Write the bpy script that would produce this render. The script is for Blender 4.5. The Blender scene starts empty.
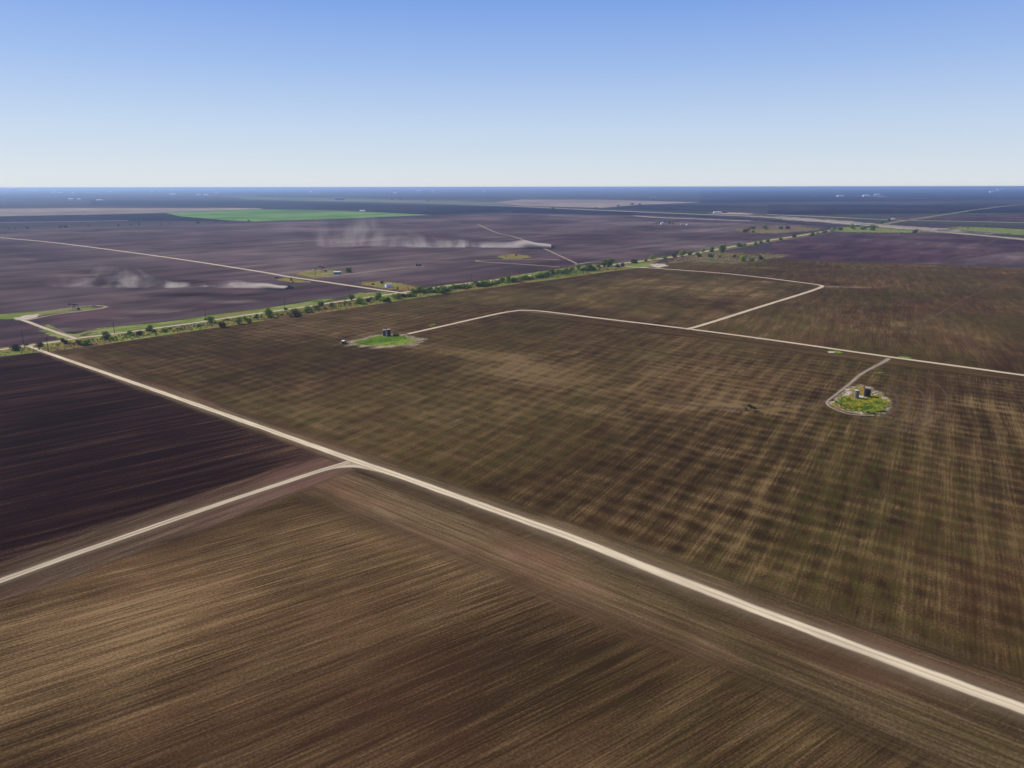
import bpy, bmesh, math, random
from mathutils import Vector, Matrix
C = bpy.context.scene.collection
sc = bpy.context.scene
R = math.radians

# ------------------------------------------------------------------ camera, sky, sun, exposure
F, H, TH = 727.0, 110.0, 187.0
PITCH = math.atan((384 - TH) / F)
ROLL = math.atan(1.5 / 1024)
HEAD = R(39.35)
fwd = Vector((math.cos(HEAD) * math.cos(PITCH), math.sin(HEAD) * math.cos(PITCH), -math.sin(PITCH)))
rgt0 = Vector((math.sin(HEAD), -math.cos(HEAD), 0))
up0 = rgt0.cross(fwd)
rgt = rgt0 * math.cos(ROLL) - up0 * math.sin(ROLL)
upv = up0 * math.cos(ROLL) + rgt0 * math.sin(ROLL)
cam = bpy.data.cameras.new('camera')
cam.sensor_width = 36; cam.lens = F / 1024 * 36; cam.clip_start = 0.5; cam.clip_end = 200000
co = bpy.data.objects.new('camera', cam); C.objects.link(co)
co.matrix_world = Matrix(((rgt.x, upv.x, -fwd.x, 0), (rgt.y, upv.y, -fwd.y, 0), (rgt.z, upv.z, -fwd.z, H), (0, 0, 0, 1)))
sc.camera = co

SUN_EL, SUN_AZ = 42.0, 39.35 + 66.0          # azimuth counted counter-clockwise from +X
w = bpy.data.worlds.new('World'); sc.world = w; w.use_nodes = True
wt = w.node_tree; bg = wt.nodes['Background']
sky = wt.nodes.new('ShaderNodeTexSky'); sky.sky_type = 'NISHITA'; sky.sun_disc = False
sky.sun_elevation = R(SUN_EL); sky.sun_rotation = R((90 - SUN_AZ) % 360)
sky.altitude = 100; sky.air_density = 1.0; sky.dust_density = 0.35; sky.ozone_density = 2.2
hs = wt.nodes.new('ShaderNodeHueSaturation'); hs.inputs['Saturation'].default_value = 1.0
wt.links.new(sky.outputs[0], hs.inputs['Color'])
# the clear air of that day: whiter at the horizon and a purer blue above than the model sky, same sky for light and eye
tcw = wt.nodes.new('ShaderNodeTexCoord'); sxw = wt.nodes.new('ShaderNodeSeparateXYZ'); wt.links.new(tcw.outputs['Generated'], sxw.inputs[0])
rw = wt.nodes.new('ShaderNodeValToRGB'); wt.links.new(sxw.outputs[2], rw.inputs[0])
def s2l(c): return [((v / 255 + .055) / 1.055) ** 2.4 for v in c]
SKY = [(0.0, (219, 227, 233)), (0.012, (216, 225, 234)), (0.035, (207, 220, 235)), (0.077, (191, 211, 237)), (0.148, (157, 187, 236)), (0.213, (126, 164, 230)), (0.34, (84, 128, 205)), (1.0, (24, 52, 118))]
for i, (p_, c_) in enumerate(SKY):
    el = rw.color_ramp.elements[i] if i < 2 else rw.color_ramp.elements.new(p_)
    el.position = p_; el.color = (*s2l(c_), 1)
gw = wt.nodes.new('ShaderNodeVectorMath'); gw.operation = 'SCALE'; gw.inputs['Scale'].default_value = 9.5; wt.links.new(rw.outputs[0], gw.inputs[0])
mw = wt.nodes.new('ShaderNodeMix'); mw.data_type = 'RGBA'; mw.inputs[0].default_value = 0.9
wt.links.new(hs.outputs[0], mw.inputs[6]); wt.links.new(gw.outputs[0], mw.inputs[7]); wt.links.new(mw.outputs[2], bg.inputs[0])
bg.inputs[1].default_value = 0.1
sl = bpy.data.lights.new('sun', 'SUN'); sl.energy = 4.3; sl.angle = R(0.53); sl.color = (1, 0.935, 0.82)
so = bpy.data.objects.new('sun', sl); C.objects.link(so)
sd = Vector((math.cos(R(SUN_AZ)) * math.cos(R(SUN_EL)), math.sin(R(SUN_AZ)) * math.cos(R(SUN_EL)), math.sin(R(SUN_EL))))
so.rotation_euler = sd.to_track_quat('Z', 'Y').to_euler(); so.location = (0, 0, 3000)
vs = sc.view_settings; vs.view_transform = 'Standard'; vs.look = 'None'; vs.gamma = 1; vs.exposure = 0.1
vs.use_curve_mapping = False
sc.cycles.use_denoising = True
sc.cycles.volume_bounces = 1
sc.cycles.max_bounces = 6
sc.cycles.transparent_max_bounces = 24
sc.cycles.volume_max_steps = 256

# ------------------------------------------------------------------ a pixel of the photograph -> the point of the plain it shows
HP = [(0, 184.5), (256, 187), (512, 188.3), (768, 188.3), (1024, 187.3)]
def hphoto(x):
    x = max(0, min(1024, x))
    for (a, b), (c, d) in zip(HP, HP[1:]):
        if x <= c: return b + (d - b) * (x - a) / (c - a)
def G(x, y, z=0.0):
    h = hphoto(x); hr = 187.0 + 1.5 * (x - 512) / 1024
    y2 = y + (hr - h) * math.exp(-max(0, y - h) / 60)
    d = fwd * F + rgt * (x - 512) + upv * (384 - y2)
    t = (z - H) / d.z
    return Vector((d.x * t, d.y * t, z))
def mpp(x, y):                                 # metres that one pixel spans at that point
    p = G(x, y) - Vector((0, 0, H))
    return p.dot(fwd) / F

# ------------------------------------------------------------------ materials
class NT:
    def __init__(s, name):
        s.m = bpy.data.materials.new(name); s.m.use_nodes = True
        s.t = s.m.node_tree; s.b = s.t.nodes['Principled BSDF']; s.out = s.t.nodes['Material Output']
        s.b.inputs['Roughness'].default_value = 0.95
        s.b.inputs['Specular IOR Level'].default_value = 0.0
    def n(s, typ, **k):
        o = s.t.nodes.new(typ)
        for a, v in k.items(): setattr(o, a, v)
        return o
    def l(s, a, b): s.t.links.new(a, b)
    def put(s, sock, v):
        if hasattr(v, 'is_output'): s.l(v, sock)
        else: sock.default_value = v
    def math(s, op, a, b=0.0, c=0.0, clamp=False):
        o = s.n('ShaderNodeMath', operation=op, use_clamp=clamp)
        s.put(o.inputs[0], a); s.put(o.inputs[1], b); s.put(o.inputs[2], c); return o.outputs[0]
    def mix(s, f, a, b):
        o = s.n('ShaderNodeMix', data_type='RGBA')
        s.put(o.inputs[0], f)
        for i, v in ((6, a), (7, b)):
            s.put(o.inputs[i], v if hasattr(v, 'is_output') else (*v, 1))
        return o.outputs[2]
    def pos(s):
        if not hasattr(s, '_p'): s._p = s.n('ShaderNodeNewGeometry').outputs['Position']
        return s._p
    def rot(s, ang, v=None):
        o = s.n('ShaderNodeVectorRotate', rotation_type='Z_AXIS')
        s.put(o.inputs['Vector'], v if v is not None else s.pos()); o.inputs['Angle'].default_value = -R(ang); return o.outputs[0]
    def scl(s, v, x, y, z=1.0):
        o = s.n('ShaderNodeVectorMath', operation='MULTIPLY'); s.l(v, o.inputs[0]); o.inputs[1].default_value = (x, y, z); return o.outputs[0]
    def noise(s, v, scale=1.0, detail=3.0, rough=0.55, dim='2D', dist=0.0, off=0.0):
        o = s.n('ShaderNodeTexNoise', noise_dimensions=dim)
        if off:
            a = s.n('ShaderNodeVectorMath', operation='ADD'); s.l(v, a.inputs[0]); a.inputs[1].default_value = (off, off * 1.7, off * 0.6); v = a.outputs[0]
        s.l(v, o.inputs['Vector']); o.inputs['Scale'].default_value = scale; o.inputs['Detail'].default_value = detail
        o.inputs['Roughness'].default_value = rough; o.inputs['Distortion'].default_value = dist
        return o.outputs['Fac']
    def ramp(s, f, stops):
        o = s.n('ShaderNodeValToRGB'); s.l(f, o.inputs[0]); e = o.color_ramp.elements
        for i, (p, c) in enumerate(stops):
            if i < 2: el = e[i]; el.position = p
            else: el = e.new(p)
            el.color = (*c, 1)
        return o.outputs[0]
    def sstep(s, v, lo, hi, a=0.0, b=1.0):
        o = s.n('ShaderNodeMapRange', interpolation_type='SMOOTHSTEP')
        s.put(o.inputs[0], v); o.inputs[1].default_value = lo; o.inputs[2].default_value = hi
        o.inputs[3].default_value = a; o.inputs[4].default_value = b; return o.outputs[0]
    def col(s, c): s.put(s.b.inputs['Base Color'], c if hasattr(c, 'is_output') else (*c, 1))
    def bump(s, h, strength=0.5, dist=0.2):
        o = s.n('ShaderNodeBump'); o.inputs['Strength'].default_value = strength; o.inputs['Distance'].default_value = dist
        s.l(h, o.inputs['Height']); s.l(o.outputs[0], s.b.inputs['Normal'])
    def alpha(s, f):
        tr = s.n('ShaderNodeBsdfTransparent'); mx = s.n('ShaderNodeMixShader')
        s.put(mx.inputs[0], f); s.l(tr.outputs[0], mx.inputs[1]); s.l(s.b.outputs[0], mx.inputs[2]); s.l(mx.outputs[0], s.out.inputs['Surface'])

def zone(nt, nz, zx, zy, rx, ry, tilt, k=.9):        # 1 inside a ragged ellipse of ground, fading outwards
    c = G(zx, zy); a = (G(zx + rx, zy + tilt * rx) - G(zx - rx, zy - tilt * rx)) / 2; b = (G(zx, zy - ry) - G(zx, zy + ry)) / 2
    det = a.x * b.y - a.y * b.x
    r1 = (b.y / det, -b.x / det, 0); r2 = (-a.y / det, a.x / det, 0)
    d = nt.n('ShaderNodeVectorMath', operation='SUBTRACT'); nt.l(nt.pos(), d.inputs[0]); d.inputs[1].default_value = (c.x, c.y, 0)
    o = []
    for r in (r1, r2):
        q = nt.n('ShaderNodeVectorMath', operation='DOT_PRODUCT'); nt.l(d.outputs[0], q.inputs[0]); q.inputs[1].default_value = r; o.append(nt.math('POWER', nt.math('ABSOLUTE', q.outputs['Value']), 2.0))
    rr = nt.math('SQRT', nt.math('ADD', o[0], o[1]))
    rr = nt.math('MULTIPLY_ADD', nt.math('SUBTRACT', nz, .5), k, rr)
    return nt.sstep(rr, 1.15, .2)

def tri(nt, v, period):                        # 1 on a line, 0 midway between the lines
    f = nt.math('FRACT', nt.math('DIVIDE', v, period))
    return nt.math('MULTIPLY', nt.math('ABSOLUTE', nt.math('SUBTRACT', f, 0.5)), 2.0)

def soil(name, stops, ang, broad=0.9, streak=1.2, fine=1.0, clod=0.5, off=3.0, grid=None, weeds=None, streak_len=0.006,
         streak_w=0.16, fine_w=1.3, bscale=0.006, bump=0.35, alpha=None, red=0.35, patchy=0.0, zones=(), clod_s=1.3):
    nt = NT(name); P = nt.pos(); Q = nt.rot(ang)
    nb = nt.noise(P, bscale, 3, .55, off=off)
    ns = nt.noise(nt.scl(Q, streak_len, streak_w), 1, 4, .62, off=off + 5, dist=.15)
    nf = nt.noise(nt.scl(Q, .035, fine_w), 1, 3, .6, off=off + 9)
    nc = nt.noise(P, clod_s, 4, .7, off=off)
    c = nt.math('SUBTRACT', nb, .5); t = nt.math('MULTIPLY_ADD', c, broad, .5)
    t = nt.math('MULTIPLY_ADD', nt.math('SUBTRACT', ns, .5), streak, t)
    t = nt.math('MULTIPLY_ADD', nt.math('SUBTRACT', nf, .5), fine, t)
    t = nt.math('MULTIPLY_ADD', nt.math('SUBTRACT', nc, .5), clod, t)
    if patchy:
        npt = nt.noise(nt.scl(Q, .045, .055), 1, 4, .6, off=off + 31)
        t = nt.math('MULTIPLY_ADD', nt.math('SUBTRACT', npt, .5), patchy, t)
    if grid:
        g, a2, per1, per2 = grid               # passes parallel to the lane, and crossing ones
        sp = nt.n('ShaderNodeSeparateXYZ'); nt.l(P, sp.inputs[0])
        wob = nt.noise(P, .02, 2, .5, off=off + 3)
        x = nt.math('MULTIPLY_ADD', wob, 9.0, sp.outputs[0])
        l1 = nt.sstep(tri(nt, x, per1), .1, 1.0)
        Q2 = nt.rot(a2); sp2 = nt.n('ShaderNodeSeparateXYZ'); nt.l(Q2, sp2.inputs[0])
        y = nt.math('MULTIPLY_ADD', wob, 7.0, sp2.outputs[1])
        l2 = nt.sstep(tri(nt, y, per2), .1, 1.0)
        th = nt.sstep(tri(nt, sp.outputs[0], per1 * 2.0), .955, .99)
        m1 = nt.noise(nt.scl(P, .05, .012), 1, 2, .5, off=off + 12); m2 = nt.noise(nt.scl(Q2, .012, .05), 1, 2, .5, off=off + 17)
        gg = nt.math('ADD', nt.math('MULTIPLY', l1, m1), nt.math('MULTIPLY', l2, m2))
        gg = nt.math('SUBTRACT', gg, .42)
        sp_n = nt.sstep(nt.noise(P, .10, 2, .5, off=off + 71), .38, .62)
        spot = nt.math('MULTIPLY', nt.math('MULTIPLY', nt.math('SUBTRACT', 1.0, l1), nt.math('SUBTRACT', 1.0, l2)), sp_n)
        gm = nt.math('MULTIPLY_ADD', zone(nt, nt.noise(P, .01, 2, .5), 820, 470, 380, 150, 0), .45, .55)
        gg = nt.math('MULTIPLY', gg, gm)
        t = nt.math('MULTIPLY_ADD', nt.math('MULTIPLY', spot, gm), -.24, t)
        t = nt.math('ADD', t, .04)
        t = nt.math('MULTIPLY_ADD', gg, g, t)
        t = nt.math('MULTIPLY_ADD', nt.math('MULTIPLY', th, m2), g * .55, t)
    if zones:
        nz = nt.noise(nt.scl(Q, .008, .03), 1, 4, .6, off=off + 61)
        for z_ in zones: t = nt.math('MULTIPLY_ADD', zone(nt, nz, *z_[:5]), z_[5], t)
    colr = nt.ramp(t, stops)
    nr = nt.noise(nt.scl(Q, .01, .02), 1, 3, .5, off=off + 21)
    mid = stops[len(stops) // 2][1]
    colr = nt.mix(nt.sstep(nr, .48, .7, 0, red), colr, (mid[0] * 1.25, mid[1] * .86, mid[2] * 1.05))
    if weeds:
        wc, amt, lo, hi = weeds
        nw = nt.noise(nt.scl(Q, .5, 1.0), .012, 3, .55, off=off + 40)
        nv = nt.noise(nt.scl(Q, .09, .3), 1, 3, .6, off=off + 44)
        f = nt.math('MULTIPLY', nt.sstep(nw, lo, hi, 0, amt), nt.sstep(nv, .35, .62))
        colr = nt.mix(f, colr, wc)
    nt.col(colr)
    hh = nt.math('ADD', nt.math('MULTIPLY', nf, 1.2), nc)
    nt.bump(hh, bump, .35)
    if alpha:
        uv = nt.n('ShaderNodeUVMap').outputs[0]; su = nt.n('ShaderNodeSeparateXYZ'); nt.l(uv, su.inputs[0])
        k, nse = alpha
        na = nt.noise(nt.scl(Q, .04, .25), 1, 4, .6, off=off + 50)
        e = nt.math('SUBTRACT', 1.0, nt.math('ABSOLUTE', su.outputs[1]))
        a = nt.math('MULTIPLY_ADD', nt.math('SUBTRACT', na, .5), nse, e)
        nt.alpha(nt.sstep(a, 0.0, k))
    return nt.m

def decal(name, c1, c2, hi=.5, nse=1.2, amt=1.0, ang=0.0, sx=.03, sy=.12, off=1.0):     # bare patches: ragged edge, opacity from the rim inward
    nt = NT(name); Q = nt.rot(ang)
    uv = nt.n('ShaderNodeUVMap').outputs[0]; su = nt.n('ShaderNodeSeparateXYZ'); nt.l(uv, su.inputs[0])
    na = nt.noise(nt.scl(Q, sx, sy), 1, 5, .62, off=off)
    e = nt.math('SUBTRACT', 1.0, nt.math('ABSOLUTE', su.outputs[1]))
    a = nt.math('MULTIPLY_ADD', nt.math('SUBTRACT', na, .5), nse, e)
    nb = nt.noise(nt.scl(Q, sx * 3, sy * 3), 1, 4, .6, off=off + 4)
    nt.col(nt.mix(nt.sstep(nb, .35, .65), c1, c2))
    nt.alpha(nt.math('MULTIPLY', nt.sstep(a, 0.05, hi), amt))
    return nt.m

def road_mat(name, c1, c2, median, edge=.55, tracks=True, amt=1.0, off=2.0):
    nt = NT(name); P = nt.pos()
    uv = nt.n('ShaderNodeUVMap').outputs[0]; su = nt.n('ShaderNodeSeparateXYZ'); nt.l(uv, su.inputs[0])
    av = nt.math('ABSOLUTE', su.outputs[1])
    n1 = nt.noise(nt.scl(uv, .05, 2.2), 1, 4, .6, off=off); n2 = nt.noise(P, .6, 4, .6, off=off)
    colr = nt.mix(nt.sstep(n1, .35, .65), c1, c2)
    if tracks:
        nm = nt.noise(nt.scl(uv, .02, .4), 1, 3, .6, off=off + 8)
        f = nt.math('MULTIPLY', nt.sstep(av, .22, .05), nt.sstep(nm, .35, .6))
        colr = nt.mix(nt.math('MULTIPLY', f, .8), colr, median)
    edgec = nt.sstep(av, .5, .8)
    colr = nt.mix(nt.math('MULTIPLY', edgec, .55), colr, (.20, .15, .09))
    nt.col(colr)
    a = nt.math('MULTIPLY_ADD', nt.math('SUBTRACT', nt.noise(nt.scl(uv, .05, .5), 1, 4, .6, off=off + 3), .5), .5, nt.math('SUBTRACT', 1.0, av))
    nt.alpha(nt.math('MULTIPLY', nt.sstep(a, .08, edge), amt))
    nt.bump(n2, .2, .1)
    return nt.m

def grass_mat(name, cols, scale=.25, alpha=False, ang=0.0, off=1.0):
    nt = NT(name); Q = nt.rot(ang)
    n1 = nt.noise(nt.scl(Q, .35, 1.0), scale, 5, .65, off=off); n2 = nt.noise(nt.scl(Q, .5, 1), scale * .16, 3, .6, off=off + 5)
    t = nt.math('MULTIPLY_ADD', nt.math('SUBTRACT', n2, .5), 1.6, nt.math('MULTIPLY_ADD', nt.math('SUBTRACT', n1, .5), 1.5, .5))
    st = [(.2 + .6 * i / (len(cols) - 1), c) for i, c in enumerate(cols)]
    nt.col(nt.ramp(t, st)); nt.bump(n1, .5, .3)
    if alpha:
        uv = nt.n('ShaderNodeUVMap').outputs[0]; su = nt.n('ShaderNodeSeparateXYZ'); nt.l(uv, su.inputs[0])
        a = nt.math('MULTIPLY_ADD', nt.math('SUBTRACT', n1, .5), .9, nt.math('SUBTRACT', 1.0, nt.math('ABSOLUTE', su.outputs[1])))
        nt.alpha(nt.sstep(a, .05, .22))
    return nt.m

def plain(name, c, rough=.6, metal=0.0, var=.25, scale=1.5):
    nt = NT(name); n = nt.noise(nt.pos(), scale, 4, .6, dim='3D')
    nt.col(nt.mix(nt.sstep(n, .3, .7), tuple(v * (1 - var) for v in c), tuple(min(1, v * (1 + var * .5)) for v in c)))
    nt.b.inputs['Specular IOR Level'].default_value = .4; nt.b.inputs['Roughness'].default_value = rough; nt.b.inputs['Metallic'].default_value = metal
    return nt.m

def leaf_mat(name, c1, c2):
    nt = NT(name); oi = nt.n('ShaderNodeObjectInfo').outputs['Random']
    n = nt.noise(nt.pos(), .9, 3, .6, dim='3D')
    t = nt.math('MULTIPLY_ADD', nt.math('SUBTRACT', n, .5), 1.4, nt.math('MULTIPLY_ADD', oi, .5, .25), clamp=True)
    nt.col(nt.mix(t, c1, c2)); nt.b.inputs['Roughness'].default_value = .6
    return nt.m

# ------------------------------------------------------------------ mesh helpers
def tag(o, label=None, cat=None, group=None, kind=None):
    if label: o['label'] = label
    if cat: o['category'] = cat
    if group: o['group'] = group
    if kind: o['kind'] = kind
    return o
def link(name, me, mat=None, parent=None):
    if mat and not me.materials: me.materials.append(mat)
    o = bpy.data.objects.new(name, me); C.objects.link(o)
    if parent: o.parent = parent
    return o
def raw(name, verts, faces, mat, uvs=None, parent=None):
    me = bpy.data.meshes.new(name); me.from_pydata(verts, [], faces)
    if uvs:
        ul = me.uv_layers.new(name='UVMap')
        for lp in me.loops: ul.data[lp.index].uv = uvs[lp.vertex_index]
    return link(name, me, mat, parent)
class MB:
    def __init__(s): s.v = []; s.f = []
    def add(s, vs, fs):
        k = len(s.v); s.v += [tuple(v) for v in vs]; s.f += [tuple(i + k for i in f) for f in fs]
    def box(s, x0, x1, y0, y1, z0, z1, taper=0):
        t = taper
        s.add([(x0, y0, z0), (x1, y0, z0), (x1, y1, z0), (x0, y1, z0), (x0 + t, y0 + t, z1), (x1 - t, y0 + t, z1), (x1 - t, y1 - t, z1), (x0 + t, y1 - t, z1)],
              [(3, 2, 1, 0), (4, 5, 6, 7), (0, 1, 5, 4), (1, 2, 6, 5), (2, 3, 7, 6), (3, 0, 4, 7)])
    def tube(s, a, b, r0, r1=None, n=8):
        a, b = Vector(a), Vector(b); r1 = r0 if r1 is None else r1
        d = (b - a).normalized(); q = d.orthogonal().normalized(); p = d.cross(q); k = []
        for c, r in ((a, r0), (b, r1)):
            for i in range(n):
                t = 2 * math.pi * i / n; k.append(c + (q * math.cos(t) + p * math.sin(t)) * r)
        s.add(k, [(i, (i + 1) % n, n + (i + 1) % n, n + i) for i in range(n)] + [tuple(range(n))[::-1], tuple(range(n, 2 * n))])
    def beam(s, a, b, wy, wz):                 # rectangular bar
        a, b = Vector(a), Vector(b); d = (b - a).normalized()
        q = Vector((0, 0, 1)).cross(d); q = q.normalized() if q.length > .01 else Vector((0, 1, 0)); p = d.cross(q)
        k = [c + q * sy * wy / 2 + p * sz * wz / 2 for c in (a, b) for sy, sz in ((-1, -1), (1, -1), (1, 1), (-1, 1))]
        s.add(k, [(0, 1, 2, 3), (7, 6, 5, 4), (0, 4, 5, 1), (1, 5, 6, 2), (2, 6, 7, 3), (3, 7, 4, 0)])
    def prism(s, pts, y0, y1):                 # outline in x,z extruded along y
        n = len(pts); s.add([(x, y0, z) for x, z in pts] + [(x, y1, z) for x, z in pts],
              [tuple(range(n)), tuple(range(n, 2 * n))[::-1]] + [(i + n, (i + 1) % n + n, (i + 1) % n, i) for i in range(n)])
    def lathe(s, prof, n=20, cx=0, cy=0):
        k = [];
        for r, z in prof:
            for i in range(n):
                t = 2 * math.pi * i / n; k.append((cx + r * math.cos(t), cy + r * math.sin(t), z))
        m = len(prof)
        s.add(k, [(j * n + i, j * n + (i + 1) % n, (j + 1) * n + (i + 1) % n, (j + 1) * n + i) for j in range(m - 1) for i in range(n)]
              + [tuple(range(n))[::-1], tuple(range((m - 1) * n, m * n))])
    def mesh(s, name, mat):
        me = bpy.data.meshes.new(name); me.from_pydata(s.v, [], s.f); me.materials.append(mat); return me
    def build(s, name, mat, parent=None): return link(name, s.mesh(name, mat), None, parent)
def empty(name, loc, rz=0.0, scale=1.0):
    o = bpy.data.objects.new(name, None); C.objects.link(o); o.location = loc; o.rotation_euler = (0, 0, rz); o.scale = (scale,) * 3 if not hasattr(scale, '__len__') else scale
    o.empty_display_size = .5
    return o
def copy_tree(o, parent=None):
    c = o.copy(); C.objects.link(c); c.parent = parent
    for ch in [k for k in KIDS.get(o.name, ())]: copy_tree2(ch, c)
    return c
KIDS = {}
def copy_tree2(o, parent):
    c = o.copy(); C.objects.link(c); c.parent = parent

def zf(p, z): return z * max(1.0, math.hypot(p[0], p[1]) / 1400.0)
def poly_px(name, pts, mat, z, world=False, sub=None):
    P = [Vector((*p, 0)) if world else G(*p) for p in pts]
    me = bpy.data.meshes.new(name); bm = bmesh.new()
    vs = [bm.verts.new((p.x, p.y, zf(p, z))) for p in P]
    f = bm.faces.new(vs); f.normal_update()
    if f.normal.z < 0: f.normal_flip()
    bmesh.ops.triangulate(bm, faces=bm.faces[:])
    bm.to_mesh(me); bm.free()
    o = link(name, me, mat); tag(o, kind='structure'); return o
def blob_px(name, pts, mat, z, world=False, rings=1):   # star-shaped patch, uv.y runs 0 at the centre to 1 at the rim
    P = [Vector((*p, 0)) if world else G(*p) for p in pts]
    # smooth the outline
    for _ in range(2):
        P = [q for a, b in zip(P, P[1:] + P[:1]) for q in (a * .75 + b * .25, a * .25 + b * .75)]
    c = sum(P, Vector()) / len(P); n = len(P)
    v = [(c.x, c.y, zf(c, z))] + [(p.x, p.y, zf(c, z)) for p in P]
    fs = [(0, 1 + i, 1 + (i + 1) % n) for i in range(n)]
    o = raw(name, v, fs, mat, [(0, 0)] + [(i / n, 1) for i in range(n)]); tag(o, kind='structure'); return o
def ell(cx, cy, rx, ry, n=10, tilt=0.0, sd=0):
    r = random.Random(sd); out = []
    for i in range(n):
        t = 2 * math.pi * i / n; k = r.uniform(.8, 1.15); x, y = rx * k * math.cos(t), ry * k * math.sin(t)
        out.append((cx + x, cy + y + x * tilt))
    return out
def strip(name, pts, width, mat, z, world=False, step=None, smooth=2):
    P = [Vector((*p, 0)) if world else G(*p) for p in pts]
    for _ in range(smooth):
        if len(P) > 2:
            Q = [P[0]]
            for a, b in zip(P, P[1:]): Q += [a * .75 + b * .25, a * .25 + b * .75]
            P = Q + [P[-1]]
    ws = width if hasattr(width, '__len__') else (width, width)
    vs, us, s = [], [], 0.0
    L = sum((b - a).length for a, b in zip(P, P[1:]))
    for i, p in enumerate(P):
        a = P[max(0, i - 1)]; b = P[min(len(P) - 1, i + 1)]
        d = (b - a).normalized(); nrm = Vector((-d.y, d.x, 0))
        if i: s += (p - P[i - 1]).length
        wd = ws[0] + (ws[1] - ws[0]) * s / L
        for k in (-1, 0, 1):
            q = p + nrm * k * wd / 2; vs.append((q.x, q.y, zf(p, z))); us.append((s, k))
    fs = []
    for i in range(len(P) - 1):
        for k in (0, 1):
            a = i * 3 + k; fs.append((a, a + 3, a + 4, a + 1))
    o = raw(name, vs, fs, mat, us)
    bm = bmesh.new(); bm.from_mesh(o.data); bmesh.ops.recalc_face_normals(bm, faces=bm.faces[:]); 
    if sum(f.normal.z for f in bm.faces) < 0: bmesh.ops.reverse_faces(bm, faces=bm.faces[:])
    bm.to_mesh(o.data); bm.free()
    tag(o, kind='structure'); return o

# ------------------------------------------------------------------ materials of the land
BR = lambda *c: c
def adj(st, r, g, b): return [(p, (c[0] * r, c[1] * g, c[2] * b)) for p, c in st]
S_front = [(.14, BR(.030, .0185, .0105)), (.42, BR(.062, .039, .022)), (.62, BR(.098, .063, .035)), (.82, BR(.150, .100, .056)), (1.0, BR(.225, .155, .092))]
S_left = [(.2, BR(.010, .0055, .0062)), (.5, BR(.019, .0105, .0115)), (.75, BR(.038, .023, .021)), (1, BR(.10, .068, .052))]
S_right = [(.14, BR(.026, .016, .0095)), (.42, BR(.048, .0295, .0170)), (.64, BR(.078, .050, .027)), (.95, BR(.165, .110, .066))]
S_far = [(.2, BR(.055, .036, .037)), (.5, BR(.090, .062, .060)), (.75, BR(.135, .098, .090)), (1, BR(.22, .155, .135))]
S_purple = [(.2, BR(.046, .026, .032)), (.5, BR(.070, .042, .046)), (.75, BR(.105, .066, .068)), (1, BR(.19, .12, .115))]
S_navy = [(.2, BR(.012, .009, .014)), (.5, BR(.020, .015, .021)), (.8, BR(.045, .034, .040))]
S_tan = [(.2, BR(.20, .15, .11)), (.5, BR(.28, .22, .165)), (.8, BR(.38, .31, .24))]
OLIVE = (.070, .064, .014)
S_front = adj(S_front, 1.24, 1.14, .90); S_left = adj(S_left, 1.28, 1.10, .80); S_right = adj(S_right, 1.16, 1.11, .80)
m_front = soil('soil_front', S_front, -16.2, broad=.8, streak=.85, fine=1.0, clod=.9, weeds=(OLIVE, .18, .42, .62), off=3, streak_w=.38, streak_len=.022, fine_w=1.7, red=.15, patchy=.35, clod_s=1.5, bump=.6,
               zones=[(60, 640, 260, 95, -.15, .38), (230, 560, 190, 45, -.3, .2), (480, 680, 230, 85, -.1, -.24), (400, 545, 110, 20, .2, .14), (760, 745, 130, 30, 0, .08), (330, 500, 60, 16, 0, -.12)])
m_left = soil('soil_dark', S_left, -11, broad=.6, streak=1.3, fine=1.0, clod=.9, red=.08, off=13, streak_w=.22, streak_len=.010, bump=.2,
              zones=[(95, 442, 80, 3.5, -.2, .22), (180, 405, 60, 4, 0, .08), (60, 545, 110, 20, -.3, .2), (280, 450, 60, 14, 0, .16), (110, 375, 60, 8, .3, .1)])
m_right = soil('soil_grid', S_right, 9.0, broad=.7, streak=.3, fine=.8, clod=1.0, grid=(.34, 9.0, 9.2, 9.8), weeds=(OLIVE, .38, .44, .62), off=23, streak_w=.25, streak_len=.03, patchy=.7, red=.15,
               zones=[(520, 370, 90, 18, .12, .36), (440, 350, 90, 8, .08, .34), (330, 362, 160, 26, 0, -.12), (200, 345, 120, 16, 0, -.10), (735, 408, 110, 9, 0, .3), (900, 412, 70, 24, .1, .2), (990, 405, 50, 12, .15, .3), (960, 560, 160, 90, 0, .08),
                      (700, 445, 160, 30, .1, -.07), (150, 350, 90, 12, 0, -.03), (600, 340, 90, 12, .1, -.05), (620, 430, 110, 40, .2, -.06), (800, 380, 60, 10, .2, .08)])
m_f4 = soil('soil_olive', adj(S_right, 1.2, 1.22, 1.2), 9.0, broad=1.2, streak=.7, fine=.5, clod=.3, red=.1, weeds=(OLIVE, .5, .40, .58), off=33, streak_w=.10, patchy=.8, zones=[(627, 282, 40, 5, 0, .3), (540, 296, 90, 8, 0, .1), (700, 300, 70, 8, 0, .08), (560, 315, 60, 6, 0, -.06)])
m_f5 = soil('soil_brown', [(p, (c[0] * 1.15, c[1] * 1.12, c[2] * 1.15)) for p, c in S_right], 14.0, broad=.8, streak=.7, fine=.7, clod=.4, red=.2, weeds=(OLIVE, .5, .42, .60), off=43, streak_w=.14, streak_len=.02, patchy=.4, zones=[(850, 268, 120, 7, 0, .1), (850, 287, 40, 2, 0, .2), (940, 335, 90, 22, .1, .1), (800, 300, 60, 9, 0, .02), (880, 320, 90, 6, 0, -.08), (760, 268, 30, 1.4, 0, .2)])
m_north = soil('soil_mauve', S_far, 0.0, broad=1.7, streak=1.1, fine=.4, clod=.2, off=53, streak_w=.03, streak_len=.004, bscale=.0035, bump=.2)
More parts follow.
